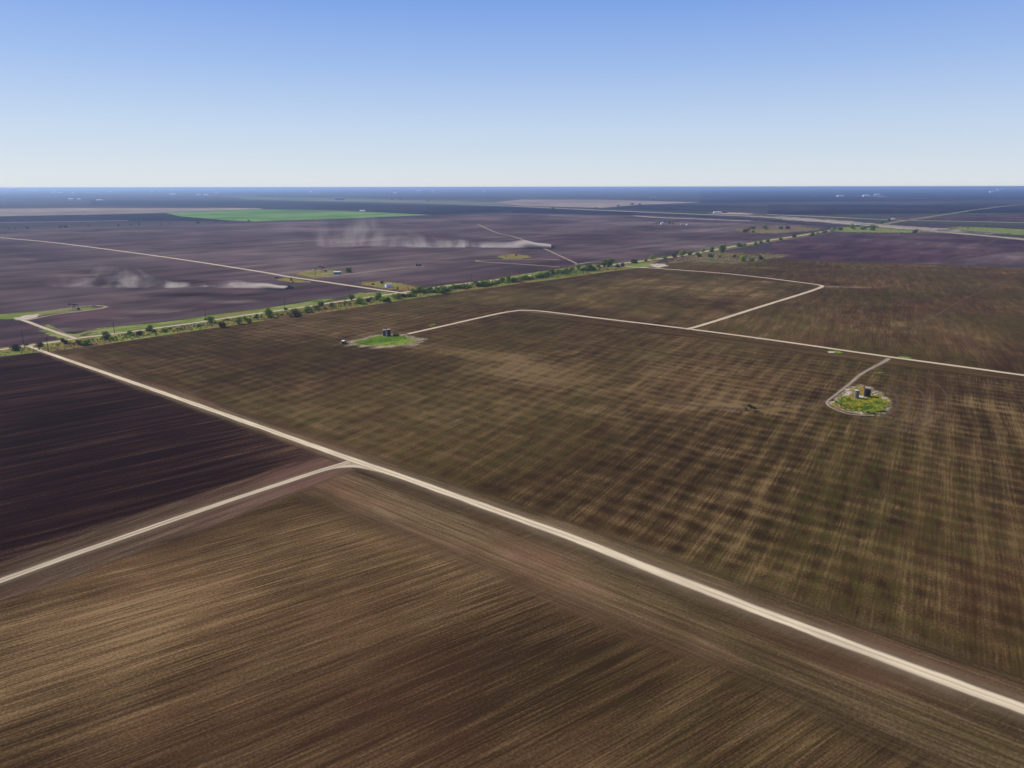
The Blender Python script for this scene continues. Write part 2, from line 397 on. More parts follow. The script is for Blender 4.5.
m_purple = soil('soil_purple', S_purple, 4.0, broad=1.4, streak=1.1, fine=.4, clod=.2, off=63, streak_w=.03, bscale=.005, bump=.2)
m_navy = soil('soil_black', S_navy, 0.0, broad=1.4, streak=1.0, fine=.2, clod=.1, off=73, streak_w=.01, bscale=.001, bump=.1)
m_tan = soil('soil_pale', S_tan, 0.0, broad=1.4, streak=1.2, fine=.2, clod=.1, off=83, streak_w=.01, bscale=.001, bump=.1)

def far_ground():
    nt = NT('far_plain'); P = nt.pos()
    sn = nt.n('ShaderNodeVectorMath', operation='SNAP'); nt.l(nt.rot(1.5), sn.inputs[0]); sn.inputs[1].default_value = (1300, 800, 1e6)
    wn = nt.n('ShaderNodeTexWhiteNoise', noise_dimensions='3D'); nt.l(sn.outputs[0], wn.inputs['Vector'])
    cell = nt.ramp(wn.outputs['Value'], [(0, (.050, .036, .038)), (.55, (.075, .054, .052)), (.8, (.11, .085, .075)), (.9, (.18, .145, .115)), (.97, (.07, .095, .035))])
    nz = nt.noise(nt.scl(P, .0004, .0011), 1, 4, .6)
    colr = nt.mix(nt.sstep(nz, .3, .7, .35, .85), cell, (.055, .042, .043))
    nw = nt.noise(P, .0011, 5, .65, off=4)
    colr = nt.mix(nt.sstep(nw, .52, .62, 0, .6), colr, (.035, .045, .028))
    nt.col(colr); return nt.m

# ------------------------------------------------------------------ the plain
cx, cy = math.cos(HEAD), math.sin(HEAD)
RAD = 40000.0
gv = [(0, 0, 0)]
N = 96
for r in (400, 1500, 5000, 15000, RAD):
    for i in range(N): gv.append((r * math.cos(2 * math.pi * i / N), r * math.sin(2 * math.pi * i / N), 0))
gf = [(0, 1 + i, 1 + (i + 1) % N) for i in range(N)]
for k in range(4):
    a, b = 1 + k * N, 1 + (k + 1) * N
    gf += [(a + i, b + i, b + (i + 1) % N, a + (i + 1) % N) for i in range(N)]
g = raw('ground', gv, gf, far_ground()); tag(g, kind='structure')

Z1 = .04
def rect(name, x0, x1, y0, y1, mat, z=Z1):
    return poly_px(name, [(x0, y0), (x1, y0), (x1, y1), (x0, y1)], mat, z, world=True)
rect('field', -500, 174, -400, 232, m_front)
rect('field', -700, 174, 232, 566, m_left)
rect('field', 174, 524, -450, 556, m_right)
poly_px('field', [(524, 250), (855, 250), (895, 367), (895, 560), (524, 552)], m_f4, Z1, world=True)
poly_px('field', [(524, -600), (1420, -600), (1190, 280), (1150, 430), (1010, 500), (895, 540), (895, 367), (855, 250), (524, 250)], m_f5, Z1, world=True)
poly_px('field', [(768, 258), (775, 238), (829, 231.5), (880, 232), (950, 233), (1060, 240), (1060, 268), (1024, 266), (870, 262)], m_purple, .06)
poly_px('field', [(900, 263.5), (944, 262), (1010, 252), (1060, 248), (1060, 268), (1024, 266)], m_north, .09)
poly_px('field', [(-60, 345), (-60, 232), (0, 230), (120, 226.5), (256, 223), (340, 221), (430, 217.5), (512, 214), (640, 215.5), (760, 221), (830, 228), (760, 241), (600, 267), (450, 286), (300, 306), (150, 326), (0, 347)], m_north, Z1)
# far fields
poly_px('field', [(-60, 208), (70, 207.2), (165, 208), (262, 208), (262, 209.2), (165, 212.3), (100, 213.8), (-60, 216.5)], m_tan, .05)
poly_px('field', [(-60, 216.5), (110, 214), (165, 213.3), (250, 221.2), (150, 220.6), (-60, 221.5)], m_navy, .05)
m_green = grass_mat('crop_green', [(.08, .16, .035), (.13, .24, .05), (.18, .29, .075)], scale=.02)
poly_px('field', [(165, 212.6), (256, 209.6), (330, 210.8), (380, 213), (432, 215.6), (345, 218.8), (256, 221.8), (225, 220.2), (180, 216.2)], m_green, .06)
poly_px('field', [(90, 199.5), (256, 201), (400, 205.5), (512, 207.2), (512, 212.5), (432, 215.3), (380, 212.8), (330, 210.6), (256, 208.6), (90, 204.5)], m_navy, .05)
m_pgreen = grass_mat('crop_pale', [(.10, .13, .06), (.15, .17, .09), (.20, .19, .12)], scale=.01)
poly_px('field', [(230, 196.8), (330, 198.6), (512, 203.6), (512, 206), (400, 203.5), (250, 200)], m_pgreen, .05)
poly_px('field', [(490, 203.6), (520, 200.6), (600, 200.6), (700, 203.2), (640, 205.6), (600, 208.8), (520, 206.6)], m_tan, .05)
poly_px('field', [(608, 209), (640, 206), (720, 206.2), (775, 208), (720, 211.8), (670, 211.5)], m_navy, .055)
poly_px('field', [(512, 207.8), (640, 213.2), (760, 219.4), (830, 226.6), (760, 221), (640, 215.8), (512, 214)], m_navy, .055)
poly_px('field', [(768, 206), (1070, 203.5), (1070, 212), (768, 215.5)], m_navy, .05)
poly_px('field', [(700, 192), (1070, 191), (1070, 199), (700, 204)], m_navy, .05)
poly_px('field', [(870, 217.5), (1060, 213), (1060, 221.5), (930, 220.3)], m_purple, .055)

# ------------------------------------------------------------------ headlands, bare and dusty patches of soil
m_head = soil('soil_headland', [(.15, BR(.058, .036, .017)), (.45, BR(.108, .069, .032)), (.7, BR(.165, .110, .054)), (.95, BR(.25, .172, .090))], 90, broad=1.0, streak=.9,
              fine=1.0, clod=.9, off=91, streak_w=.45, streak_len=.010, alpha=(.85, .6), weeds=(OLIVE, .3, .42, .6), patchy=.5)
strip('headland', [(180, -300), (180, 540)], 22, m_head, .07, world=True)
strip('headland', [(157, -300), (158, 228)], 40, m_head, .07, world=True)
m_headB = soil('soil_headland_b', [(.15, BR(.05, .030, .0175)), (.45, BR(.098, .061, .036)), (.7, BR(.158, .103, .062)), (.95, BR(.25, .17, .105))], 0, broad=.9, streak=1.0,
              fine=1.0, clod=.7, off=95, streak_w=.25, streak_len=.004, alpha=(.5, .7))
strip('headland', [(-500, 235), (172, 235)], 34, m_headB, .075, world=True)
m_headC = soil('soil_headland_c', S_right, 90, broad=.9, streak=.8, fine=.7, clod=.6, red=.08, off=97, streak_w=.2, streak_len=.004, alpha=(.6, .7))
strip('headland', [(510, -400), (512, 400)], 26, m_headC, .07, world=True)
d_light = decal('dry_soil', (.15, .098, .063), (.225, .152, .10), hi=1.0, nse=1.9, amt=.7, ang=0, sx=.012, sy=.06)
d_soft = decal('dry_soil_soft', (.12, .078, .048), (.16, .108, .068), hi=1.0, nse=1.7, amt=.5, ang=9, sx=.012, sy=.05, off=7)
d_far = decal('dry_soil_far', (.21, .145, .12), (.29, .215, .175), hi=1.3, nse=1.7, amt=.6, ang=0, sx=.006, sy=.02, off=17)
d_olive = decal('weedy_soil', (.075, .058, .016), (.10, .085, .022), hi=1.1, nse=1.5, amt=.45, ang=9, sx=.012, sy=.05, off=27)
d_dark = decal('damp_soil', (.022, .013, .010), (.034, .021, .016), hi=1.0, nse=1.5, amt=.6, ang=0, sx=.008, sy=.04, off=37)
def patch(mat, *a, z=.085, **k): return blob_px('soil_patch', ell(*a, **k), mat, z)
for i, (x, y, rx, ry, m) in enumerate([(60, 275, 70, 3, d_far), (25, 259, 30, 2, d_far), (125, 297, 60, 5, d_far), (160, 312, 70, 5, d_far), (118, 318, 40, 3, d_far), (60, 330, 50, 4, d_far),
        (180, 325, 60, 3, d_far), (240, 302, 50, 3, d_far), (290, 241, 25, 1.0, d_far), (645, 249, 0, 0, None), (582, 249, 8, 1, d_far), (637, 232, 14, 1.2, d_far), (678, 243, 14, 1.6, d_far),
        (695, 244.8, 40, .7, d_far), (655, 238, 10, .9, d_far), (725, 239, 8, .9, d_far), (852, 246, 5, .6, d_far),
        (545, 234, 60, 2, d_far), (430, 262, 70, 3, d_far), (980, 263.5, 35, 1.5, d_far), (1012, 258, 14, 1.2, d_far),
        (150, 283, 120, 5, d_dark), (200, 295, 100, 4, d_dark), (60, 232, 60, 2, d_far), (150, 231, 80, 2.2, d_far)]):
    if m: patch(m, x, y, rx, ry, sd=30 + i)

# ------------------------------------------------------------------ dirt roads and tracks
cal = (.74, .605, .40); cal2 = (.47, .385, .28)
m_roadA = road_mat('caliche', cal, (.60, .485, .32), (.42, .33, .22), edge=.55, off=2)
m_roadB = road_mat('caliche_two_track', (.58, .465, .32), (.47, .37, .255), (.20, .145, .085), edge=.5, off=5)
m_road = road_mat('caliche_thin', (.60, .48, .33), (.50, .395, .265), (.32, .25, .16), edge=.4, off=8, tracks=False)
m_track = road_mat('dirt_track', (.44, .35, .25), (.34, .265, .185), (.2, .15, .1), edge=.95, off=11, tracks=False, amt=.8)
m_faint = road_mat('wheel_marks', (.17, .115, .072), (.14, .095, .06), (.2, .15, .1), edge=1.0, off=14, tracks=False, amt=.5)
m_dust = road_mat('road_dust', (.33, .24, .145), (.25, .175, .105), (.2, .15, .1), edge=1.1, off=17, tracks=False, amt=.6)
m_apron0 = decal('apron_tan', (.50, .40, .29), (.42, .33, .23), hi=.3, nse=.5, amt=.95, sx=.2, sy=.2, off=4)
ra = [(1600, 934), (1200, 777), (1024, 709.5), (974, 691.8), (700, 589.3), (570, 537), (520, 519.6), (418, 482.8), (348, 458.6), (250, 423.6), (150, 388.6), (47, 353), (24.5, 344.6)]
rbd = [(-160, 640), (0, 581.4), (50, 563.2), (100, 545.6), (200, 510.6), (290, 480.8), (325, 469.4)]
strip('road_shoulder', ra, (19, 12), m_dust, .10)
strip('dirt_road', ra, (6.6, 4.2), m_roadA, .17, smooth=1)
strip('road_shoulder', rbd, 12, m_dust, .10)
strip('dirt_road', rbd + [(345, 463.5), (352, 460.6)], (4.6, 4.4), m_roadB, .15, smooth=1)
strip('dirt_road', [(322, 470.3), (336, 467.2), (352, 466), (366, 467.4), (384, 472)], 4.4, m_road, .14)
blob_px('road_apron', [(330, 467.6), (344, 462), (352, 459.6), (364, 463.6), (380, 470), (366, 468.4), (350, 467.4)], decal('apron', (.52, .42, .29), (.30, .22, .14), hi=.35, nse=.7, amt=.95, sx=.3, sy=.3), .13)
blob_px('road_apron', [(296, 441), (302, 443.5), (304, 447), (312, 447.6), (324, 449.6), (316, 446)], m_apron0, .14)
strip('road_shoulder', [(520, 311), (600, 318.5), (690, 329), (780, 341), (880, 356), (1024, 375.5), (1240, 404)], 12, m_dust, .10)
strip('dirt_road', [(408, 334), (440, 327), (470, 320), (500, 313.4), (515, 311), (524, 310.3), (540, 311), (600, 318.5), (690, 329.2), (780, 341.2), (880, 355.8), (960, 366.5), (1024, 375.5), (1240, 404)], (5.6, 5.8), m_road, .13)
strip('dirt_road', [(686, 329.5), (700, 326.2), (760, 307), (808, 292.3), (821, 287.6), (823, 285.8), (812, 284), (740, 275), (690, 271), (640, 267.6)], (6.0, 7.0), m_road, .15)
strip('track', [(889, 358.4), (884, 362), (874, 367), (860, 374.5), (852, 382), (842, 390), (832, 397.6), (826, 402), (829, 407), (846, 414), (862, 415.6), (874, 415.4)], (5.5, 2.2), m_track, .13)
strip('track', [(820, 286), (850, 287.5), (872, 288)], 6, m_track, .12)
strip('dirt_road', [(-60, 230.8), (0, 237), (50, 241.5), (100, 248), (180, 259), (270, 273.3), (282, 276), (330, 282.8), (370, 288.8), (408, 294)], (10, 8.5), m_road, .12)
# bank road along the canal
bank = [(-60, 358), (0, 350), (25, 346), (50, 342.7), (75, 338.5), (100, 335.6), (128, 332), (165, 327), (200, 322.2), (250, 314.6), (300, 307.6), (340, 301.6), (380, 295.8), (408, 292), (450, 285.6), (512, 278.5), (560, 271.5), (600, 266.5), (650, 260.5), (680, 256.6), (720, 249.3), (760, 242.2), (800, 236), (832, 230.5)]
# verges first
m_verge = grass_mat('verge_grass', [(.13, .07, .035), (.24, .16, .055), (.24, .21, .05), (.14, .19, .03), (.26, .24, .08)], scale=.16, off=3)
m_vergeg = grass_mat('verge_green', [(.24, .20, .07), (.17, .19, .04), (.14, .20, .03), (.24, .25, .08)], scale=.12, off=13, alpha=True)
m_scrub = grass_mat('scrub_grass', [(.09, .06, .035), (.18, .11, .06), (.20, .14, .065), (.12, .13, .04), (.22, .16, .09)], scale=.1, off=23, alpha=True)
m_yel = grass_mat('dry_grass', [(.20, .12, .035), (.28, .18, .05), (.22, .19, .05), (.12, .14, .03), (.30, .22, .10)], scale=.16, off=33, alpha=True)
m_pad = grass_mat('pad_grass', [(.09, .14, .015), (.13, .21, .02), (.17, .26, .03), (.24, .27, .05)], scale=.22, off=43, alpha=True)
m_padY = grass_mat('pad_flowers', [(.06, .10, .012), (.15, .19, .018), (.26, .24, .02), (.32, .25, .03), (.34, .16, .04)], scale=.5, off=53, alpha=True)
poly_px('verge', [(-60, 364), (0, 356.4), (32, 353), (60, 350.5), (100, 345), (160, 336), (228, 326), (270, 320), (328, 312), (385, 303), (420, 297.5), (465, 291), (512, 285), (560, 279), (600, 273.2), (640, 268),
                  (660, 261), (600, 266), (560, 271), (512, 277.5), (450, 284.5), (400, 292), (340, 300.3), (300, 306), (250, 313), (200, 320.5), (165, 325.5), (128, 330.5), (100, 334), (75, 337), (50, 341), (25, 344.5), (-60, 356)], m_verge, .075)
for i, b in enumerate([[(62, 343), (72, 334), (100, 327), (150, 324), (210, 315), (260, 309), (320, 300), (350, 294), (340, 302), (250, 315), (160, 327), (100, 335)],
          [(395, 294), (430, 289), (480, 281), (512, 276), (545, 271), (600, 263), (610, 266), (560, 273), (480, 285), (430, 290)],
          [(340, 300), (352, 293.5), (372, 291.5), (398, 293), (400, 297), (380, 299.5), (350, 303)],
          [(500, 283), (530, 276), (570, 270), (605, 267), (600, 272), (560, 277)]]):
    blob_px('verge', b, m_vergeg, .09 + i * .01)
strip('verge', [(596, 268.6), (650, 261), (680, 257.5), (720, 250.4), (760, 243), (800, 236.8), (834, 231)], (20, 34), m_verge2 if False else m_scrub, .08)
strip('verge', [(596, 267), (650, 259.8), (680, 256), (720, 248.6), (760, 241.7), (800, 235.6), (834, 230)], (14, 20), m_vergeg, .10)
blob_px('scrubland', [(642, 268), (652, 263), (672, 257), (700, 252.5), (732, 251), (770, 253), (806, 255), (780, 258), (756, 265), (730, 264.6), (700, 263), (670, 264.5)], m_scrub, .10)
blob_px('scrubland', [(722, 229), (760, 227), (790, 226), (822, 228), (826, 231), (800, 232.5), (770, 235), (740, 234)], m_scrub, .08)
blob_px('grassland', [(824, 231), (840, 226.6), (870, 226.6), (900, 229.2), (942, 232.8), (900, 233.4), (860, 233), (838, 233)], m_vergeg, .10)
blob_px('grassland', [(936, 226.6), (960, 226), (1030, 229), (1090, 232), (1090, 238), (1024, 236), (960, 231)], m_vergeg, .10)
blob_px('grassland', [(885, 230), (940, 230.8), (1060, 240.5), (1060, 244), (960, 234)], m_scrub, .09)
strip('bank_road', bank, (6.0, 9.0), m_road, .13)
# left well site
m_apron = decal('well_pad', (.62, .51, .38), (.48, .39, .28), hi=.4, nse=.9, amt=.95, sx=.06, sy=.12, off=3)
blob_px('verge', [(-40, 317), (0, 313.6), (30, 311.8), (60, 308.6), (85, 305.8), (104, 307.5), (108, 309.5), (84, 311.5), (60, 313), (38, 317), (20, 318.5), (-40, 322)], m_yel if False else m_vergeg, .08)
blob_px('verge', [(35, 330), (44, 321.5), (60, 330), (76, 336), (100, 327), (80, 339), (66, 341), (50, 337)], m_vergeg, .082)
blob_px('pad', [(10, 319.5), (20, 315.4), (34, 313.3), (44, 312.6), (40, 317), (30, 320.5), (18, 321)], m_apron, .11)
strip('dirt_road', [(77, 339), (60, 333.5), (40, 326.5), (26, 321), (15, 317.6)], (5, 5), m_road, .14)
strip('track', [(30, 315), (46, 311.8), (62, 309.4), (80, 306.4), (92, 305.8)], 7, m_track, .12)
strip('track', [(28, 320), (45, 316.2), (62, 313.4), (84, 311), (104, 308), (107, 306.2), (96, 305.4)], 8, m_track, .12)
# middle well sites beyond the canal
blob_px('dry_verge', [(290, 274.5), (300, 271.5), (315, 269), (332, 269), (350, 271.5), (340, 275), (326, 278.5), (312, 278.8), (300, 277)], m_yel, .09)
blob_px('dry_verge', [(270, 279.5), (285, 276.8), (300, 280), (318, 283), (300, 283.6), (284, 281.6)], m_yel, .09)
blob_px('dry_verge', [(350, 283.5), (368, 281), (395, 281.5), (418, 286), (424, 290), (410, 291.5), (390, 290), (368, 286.6)], m_yel, .09)
blob_px('verge', [(372, 292), (384, 291.5), (398, 293.5), (396, 297), (382, 298)], m_vergeg, .095)
strip('track', [(326, 277), (344, 274.8), (372, 271.4), (400, 268), (424, 266.8)], (9, 10), m_track, .12)
blob_px('dry_verge', [(493, 257.5), (500, 254.8), (515, 254), (532, 256.5), (536, 258), (522, 259.8), (503, 260)], m_yel, .09)
strip('track', [(560, 260.5), (540, 259.2), (522, 260.3), (504, 260.2), (480, 260.6), (474, 261.5), (486, 262.4), (520, 264.5), (560, 267.4)], 11, m_track, .12)
strip('track', [(478, 225), (490, 230.8), (500, 234.6), (512, 236.5), (524, 240.6), (545, 249.3), (560, 256.3), (577, 264)], (13, 9), m_track, .12)
strip('track', [(575, 265), (592, 262.3), (604, 262.6)], 12, m_track, .12)
# site beside the canal, centre right
blob_px('dry_verge', [(622, 267), (634, 263), (650, 262.4), (660, 264.5), (652, 267.4), (636, 268.2)], m_vergeg, .11)
blob_px('pad', [(646, 263.8), (660, 263.3), (672, 265), (664, 268), (652, 269)], m_apron, .115)
strip('track', [(622, 266), (636, 268), (650, 268.4)], 6, m_road, .13)
# green islands in the big field
blob_px('pad', [(334, 343), (346, 340.5), (372, 334), (384, 333), (402, 332.5), (418, 336), (434, 340), (424, 345), (405, 348), (380, 350), (356, 348.5), (342, 346.5)], decal('pad_rim', (.44, .34, .22), (.33, .25, .16), hi=.35, nse=.9, amt=.85, sx=.05, sy=.12, off=5), .10)
blob_px('grass_island', [(349, 345), (352, 341.5), (364, 338.5), (375, 335.6), (385, 335), (400, 334), (414, 337.4), (422, 341.4), (413, 344.6), (396, 346.2), (370, 346.4)], m_pad, .14)
blob_px('pad', [(822, 405), (830, 399), (840, 390.5), (848, 385), (860, 382), (872, 386), (882, 392), (893, 398), (897, 406), (892, 415), (872, 418), (850, 416), (832, 410)], decal('pad_rim2', (.60, .49, .34), (.44, .35, .23), hi=.32, nse=.6, amt=.95, sx=.15, sy=.2, off=6), .11)
blob_px('grass_island', [(829, 405), (836, 398.5), (846, 390), (855, 384.8), (862, 385), (871, 389), (880, 394), (889, 399), (892.5, 405.5), (888, 411.5), (876, 414.8), (860, 414), (846, 411.5), (834, 408.4)], m_padY, .14)
blob_px('pad', ell(848, 393.5, 7, 3.2, tilt=-.35, sd=3), decal('pad_white', (.62, .55, .45), (.5, .42, .33), hi=.5, nse=1.3, amt=.95, sx=.5, sy=.5), .16)
blob_px('pad', ell(861, 397, 7, 1.6, tilt=.2, sd=4), decal('pad_white2', (.62, .55, .45), (.5, .42, .33), hi=.5, nse=1.3, amt=.95, sx=.5, sy=.5, off=9), .16)
blob_px('verge', ell(835, 352, 9, 1.5, tilt=.1, sd=5), m_pad, .14)
blob_px('pad', ell(831, 352.5, 5, 1.0, sd=6), m_apron, .17)
blob_px('verge', ell(880, 372.8, 5, .8, sd=7), m_pad, .14); blob_px('verge', ell(905, 357.5, 9, .7, tilt=.12, sd=8), m_pad, .16); blob_px('verge', ell(432, 325, 5, .9, tilt=-.2, sd=9), m_pad, .14)
# circular wheel marks round the right island
for k, (ctr, rx, ry, wd) in enumerate((((868, 402), 30, 17, 5), ((872, 404), 38, 21, 2.4), ((880, 404), 46, 26, 2.4), ((884, 404), 50, 28, 2), ((888, 402), 60, 31, 2))):
    strip('wheel_marks', [(ctr[0] + rx * math.cos(R(a)), ctr[1] + ry * math.sin(R(a))) for a in range(-62, 125, 11)], wd, m_faint, .12 + .004 * k)
strip('wheel_marks', [(826, 404), (790, 404), (760, 409), (720, 409), (660, 401)], (6, 9), m_faint, .12)
strip('wheel_marks', [(1040, 266), (1000, 283), (960, 301), (905, 334)], 4, m_faint, .11, smooth=0)
# highway and far roads
m_hw = road_mat('highway_pale', (.50, .43, .36), (.42, .36, .30), (.3, .25, .2), edge=.4, off=21, tracks=False)
m_hwv = grass_mat('highway_verge', [(.14, .13, .06), (.20, .18, .09), (.16, .19, .07), (.25, .2, .13)], scale=.03, off=63, alpha=True)
hw = [(380, 202.3), (430, 203.8), (512, 207), (576, 210), (640, 212.6), (700, 215), (768, 217.3), (820, 221), (860, 225), (900, 228.3), (960, 233.2), (1024, 239), (1100, 247)]
strip('highway_verge', hw, (120, 56), m_hwv, .11)
blob_px('highway_verge', [(700, 213.6), (770, 215.4), (830, 219), (880, 223.6), (925, 227.4), (1000, 231), (1040, 237), (1000, 238), (940, 233), (870, 227.6), (820, 223.4), (760, 218.6)], decal('pale_ground', (.42, .34, .26), (.30, .25, .17), hi=.5, nse=1.2, amt=.85, sx=.008, sy=.02), .125)
strip('highway', [(p[0], p[1] + .2) for p in hw], (40, 22), m_hw, .14)
strip('farm_road', [(768, 215), (830, 217.6), (900, 220.4), (960, 221.2), (1024, 222.6), (1100, 225)], (34, 26), m_hw, .12)
strip('farm_road', [(882, 224.5), (898, 221.8), (912, 219.8), (950, 213.6), (984, 208.4), (1024, 203.6), (1100, 197)], (24, 36), m_hwv, .13)
strip('farm_road', [(716, 214.6), (800, 215.6), (852, 218.4)], 30, m_hwv, .115)
strip('farm_road', [(634, 216.5), (660, 218.4), (700, 219.8), (752, 221.6)], (36, 42), m_hw, .12)
strip('farm_road', [(-60, 222), (60, 221.2), (128, 220)], 22, m_hw, .12)
strip('farm_road', [(90, 192.6), (130, 194.4), (190, 195), (256, 198), (330, 199.5)], 140, m_hwv, .12)
strip('farm_road', [(214, 194.2), (256, 196.6)], 60, m_hw, .14)
strip('farm_road', [(832, 196), (862, 196.2), (885, 197)], 110, m_hw, .12)
blob_px('clearing', ell(92, 191.8, 8, .9, sd=2), m_yel, .14)
blob_px('clearing', [(700, 214.5), (712, 212.4), (735, 212.6), (770, 215), (740, 216)], decal('clay', (.45, .30, .22), (.36, .26, .2), hi=.5, nse=.8, sx=.01, sy=.01), .15)
strip('furrow_mark', [(943, 262.3), (960, 256), (985, 245), (1010, 233)], 10, m_faint, .12)

# ------------------------------------------------------------------ shrubs and trees
ML = {'g': leaf_mat('leaf_green', (.19, .25, .028), (.30, .35, .05)), 'd': leaf_mat('leaf_dark', (.10, .145, .018), (.20, .25, .033)),
      'p': leaf_mat('leaf_pale', (.16, .20, .05), (.22, .25, .07)), 'b': leaf_mat('leaf_dry', (.085, .060, .028), (.15, .11, .05))}
m_bark = plain('bark', (.10, .07, .045))
WORD = {'g': 'bright green', 'd': 'dark green', 'p': 'pale green', 'b': 'brown dry'}
protos = {}
def make_bush_meshes(kind, seed, tall):
    r = random.Random(seed); mb = MB(); lobes = []
    nl = 7 if not tall else 9
    for i in range(nl):
        a = r.uniform(0, 6.28); d = r.uniform(.08, .36)
        z = r.uniform(.12, .45) if not tall else r.uniform(.25, .72)
        lobes.append((d * math.cos(a), d * math.sin(a), z, r.uniform(.18, .30)))
    for lx, ly, lz, lr in lobes:
        for _ in range(120):
            u = Vector((r.gauss(0, 1), r.gauss(0, 1), r.gauss(0, 1))).normalized() * lr * r.uniform(.45, 1.12)
            c = Vector((lx, ly, max(.04, lz))) + u; c.z = max(c.z, .03)
            nrm = (u.normalized() + Vector((r.uniform(-.8, .8), r.uniform(-.8, .8), r.uniform(-.3, .9)))).normalized()
            q = nrm.orthogonal().normalized(); p = nrm.cross(q); s = r.uniform(.03, .06)
            mb.add([c + q * s, c + p * s * .7, c - q * s, c - p * s * .7], [(0, 1, 2, 3)])
    st = MB()
    for lx, ly, lz, lr in lobes:
        st.tube((lx * .15, ly * .15, -.02), (lx * .9, ly * .9, lz), .018 if not tall else .03, .007, 5)
    return mb.mesh('foliage', ML[kind]), st.mesh('stem', m_bark)
for kind in ML:
    for v in range(3): protos[kind, v, 0] = make_bush_meshes(kind, 11 * v + ord(kind), False)
    protos[kind, 0, 1] = make_bush_meshes(kind, 77 + ord(kind), True); protos[kind, 1, 1] = make_bush_meshes(kind, 78 + ord(kind), True)
rb = random.Random(5)
def bush(x, y, wpx, kind, label, group=None, tree=False, hk=1.0, cat=None):
    p = G(x, y); wd = wpx * mpp(x, y) * (1.0 if group != 'far trees' else .7)
    o = empty('tree' if tree else 'bush', (p.x, p.y, .02), rb.uniform(0, 6.28), (wd * rb.uniform(.85, 1.25), wd * rb.uniform(.85, 1.25), wd * hk * (.9 if tree else rb.uniform(.7, 1.35))))
    tag(o, label, cat or ('tree' if tree else 'bush'), group)
    fm, sm = protos[kind, rb.randrange(2 if tree else 3), 1 if tree else 0]
    link('crown' if tree else 'foliage', fm, None, o); link('trunk' if tree else 'stem', sm, None, o)
    return o
NW = 'first second third fourth fifth sixth seventh eighth ninth tenth eleventh twelfth thirteenth fourteenth fifteenth sixteenth seventeenth eighteenth nineteenth twentieth'.split()
GB = 'bushes along the canal bank'
west = [(26.5, 345.5, 3.6, 'd', 'small dark bush at the foot of the leftmost utility pole, beside the track crossing'),
 (16, 350.5, 9, 'b', 'low brown bush in the verge left of the track crossing'),
 (40, 346.6, 8, 'b', 'low brown bush in the verge just right of the track crossing'),
 (65, 343.5, 7, 'b', 'low dry bush left of where the well road meets the bank road'),
 (62, 340.5, 6, 'p', 'pale thin bush on the bank road left of the well road mouth'),
 (88, 344.6, 13, 'g', 'wide bright green bush just right of the well road mouth'),
 (81, 345, 7, 'b', 'brown bush touching the left side of the wide bright green bush'),
 (104.8, 334.6, 5.6, 'd', 'round dark green bush above the bank road near second pole'),
 (107, 339, 7, 'b', 'dry brown bush below the round dark green bush'),
 (112, 340, 6, 'g', 'small green bush between the dry brown bush and the field edge'),
 (130, 335.4, 7, 'g', 'low green bush on the verge right of the pole with pale track behind'),
 (140, 335, 7, 'b', 'low reddish brown bush in the thin verge, left of a thin pale shrub'),
 (149, 331, 7, 'p', 'thin pale spreading shrub in the thin stretch of verge'),
 (154, 332, 5, 'd', 'tiny dark bush at the right foot of the thin pale shrub'),
 (165, 331.4, 8, 'g', 'green bush with brown base standing alone mid verge'),
 (199, 326.2, 6, 'p', 'pale green small bush left of the big round one beside a pole'),
 (211, 322.6, 9.5, 'g', 'big round green bush right beside a utility pole'),
 (206, 320, 4, 'd', 'small dark bush squeezed between the pole and big round green bush'),
 (223, 327.4, 10, 'b', 'wide dark brown bush on the field edge of the verge'),
 (228, 320.5, 5, 'p', 'small pale bush behind the wide dark brown bush'),
 (239, 324, 9, 'g', 'green bush right of the wide dark brown bush'),
 (249.5, 323, 6, 'd', 'dark bush with black base right of the green bush'),
 (245, 319.5, 6, 'g', 'green bush behind the dark bush with black base'),
 (256, 318, 5, 'p', 'pale tuft of bush above a bare reddish spot'),
 (269, 317.4, 12, 'g', 'wide low green bush halfway between two utility poles'),
 (281, 315.5, 5, 'p', 'small pale bush left of the tall brown bush'),
 (285.5, 309.8, 5, 'd', 'small round dark bush at the foot of a pole above bank road'),
 (296, 317, 10, 'b', 'tall brown green bush touching the field edge with dark shade under it'),
 (294.5, 313.5, 7, 'd', 'dark bush crowning the tall brown bush'),
 (307, 312.6, 9, 'g', 'green bush just right of the tall brown bush'),
 (316, 309.5, 8, 'g', 'bright green bush between the tall brown bush and the black round tree'),
 (321, 306, 7, 'd', 'dark bush on the bank road left of the black round tree')]
for i, (x, y, wx, k, lb) in enumerate(west): bush(x, y, wx, k, lb, GB)
bush(351.5, 300.4, 7.5, 'd', 'very dark round tree on the near side of the road junction, alone', tree=True, cat='tree')
east = [(331, 306.5, 7, 'p', 'pale green bush below left of the black round tree'), (345, 305, 6, 'g', 'small green bush below the black round tree'),
 (360, 304, 11, 'g', 'wide bright green bush right below the black round tree'), (369, 302, 7, 'b', 'reddish dry bush right of the wide bright green bush'),
 (378, 300, 10, 'g', 'green bush left of the dark tall bush by the junction'), (386.5, 302, 10, 'd', 'dark tall bush below the white shed, touching the field'),
 (397, 299, 9, 'g', 'mid green bush right of the dark tall bush'), (404, 297.5, 7, 'b', 'dry bush at the mouth of the long farm road')]
for x, y, wx, k, lb in east: bush(x, y, wx, k, lb, GB)
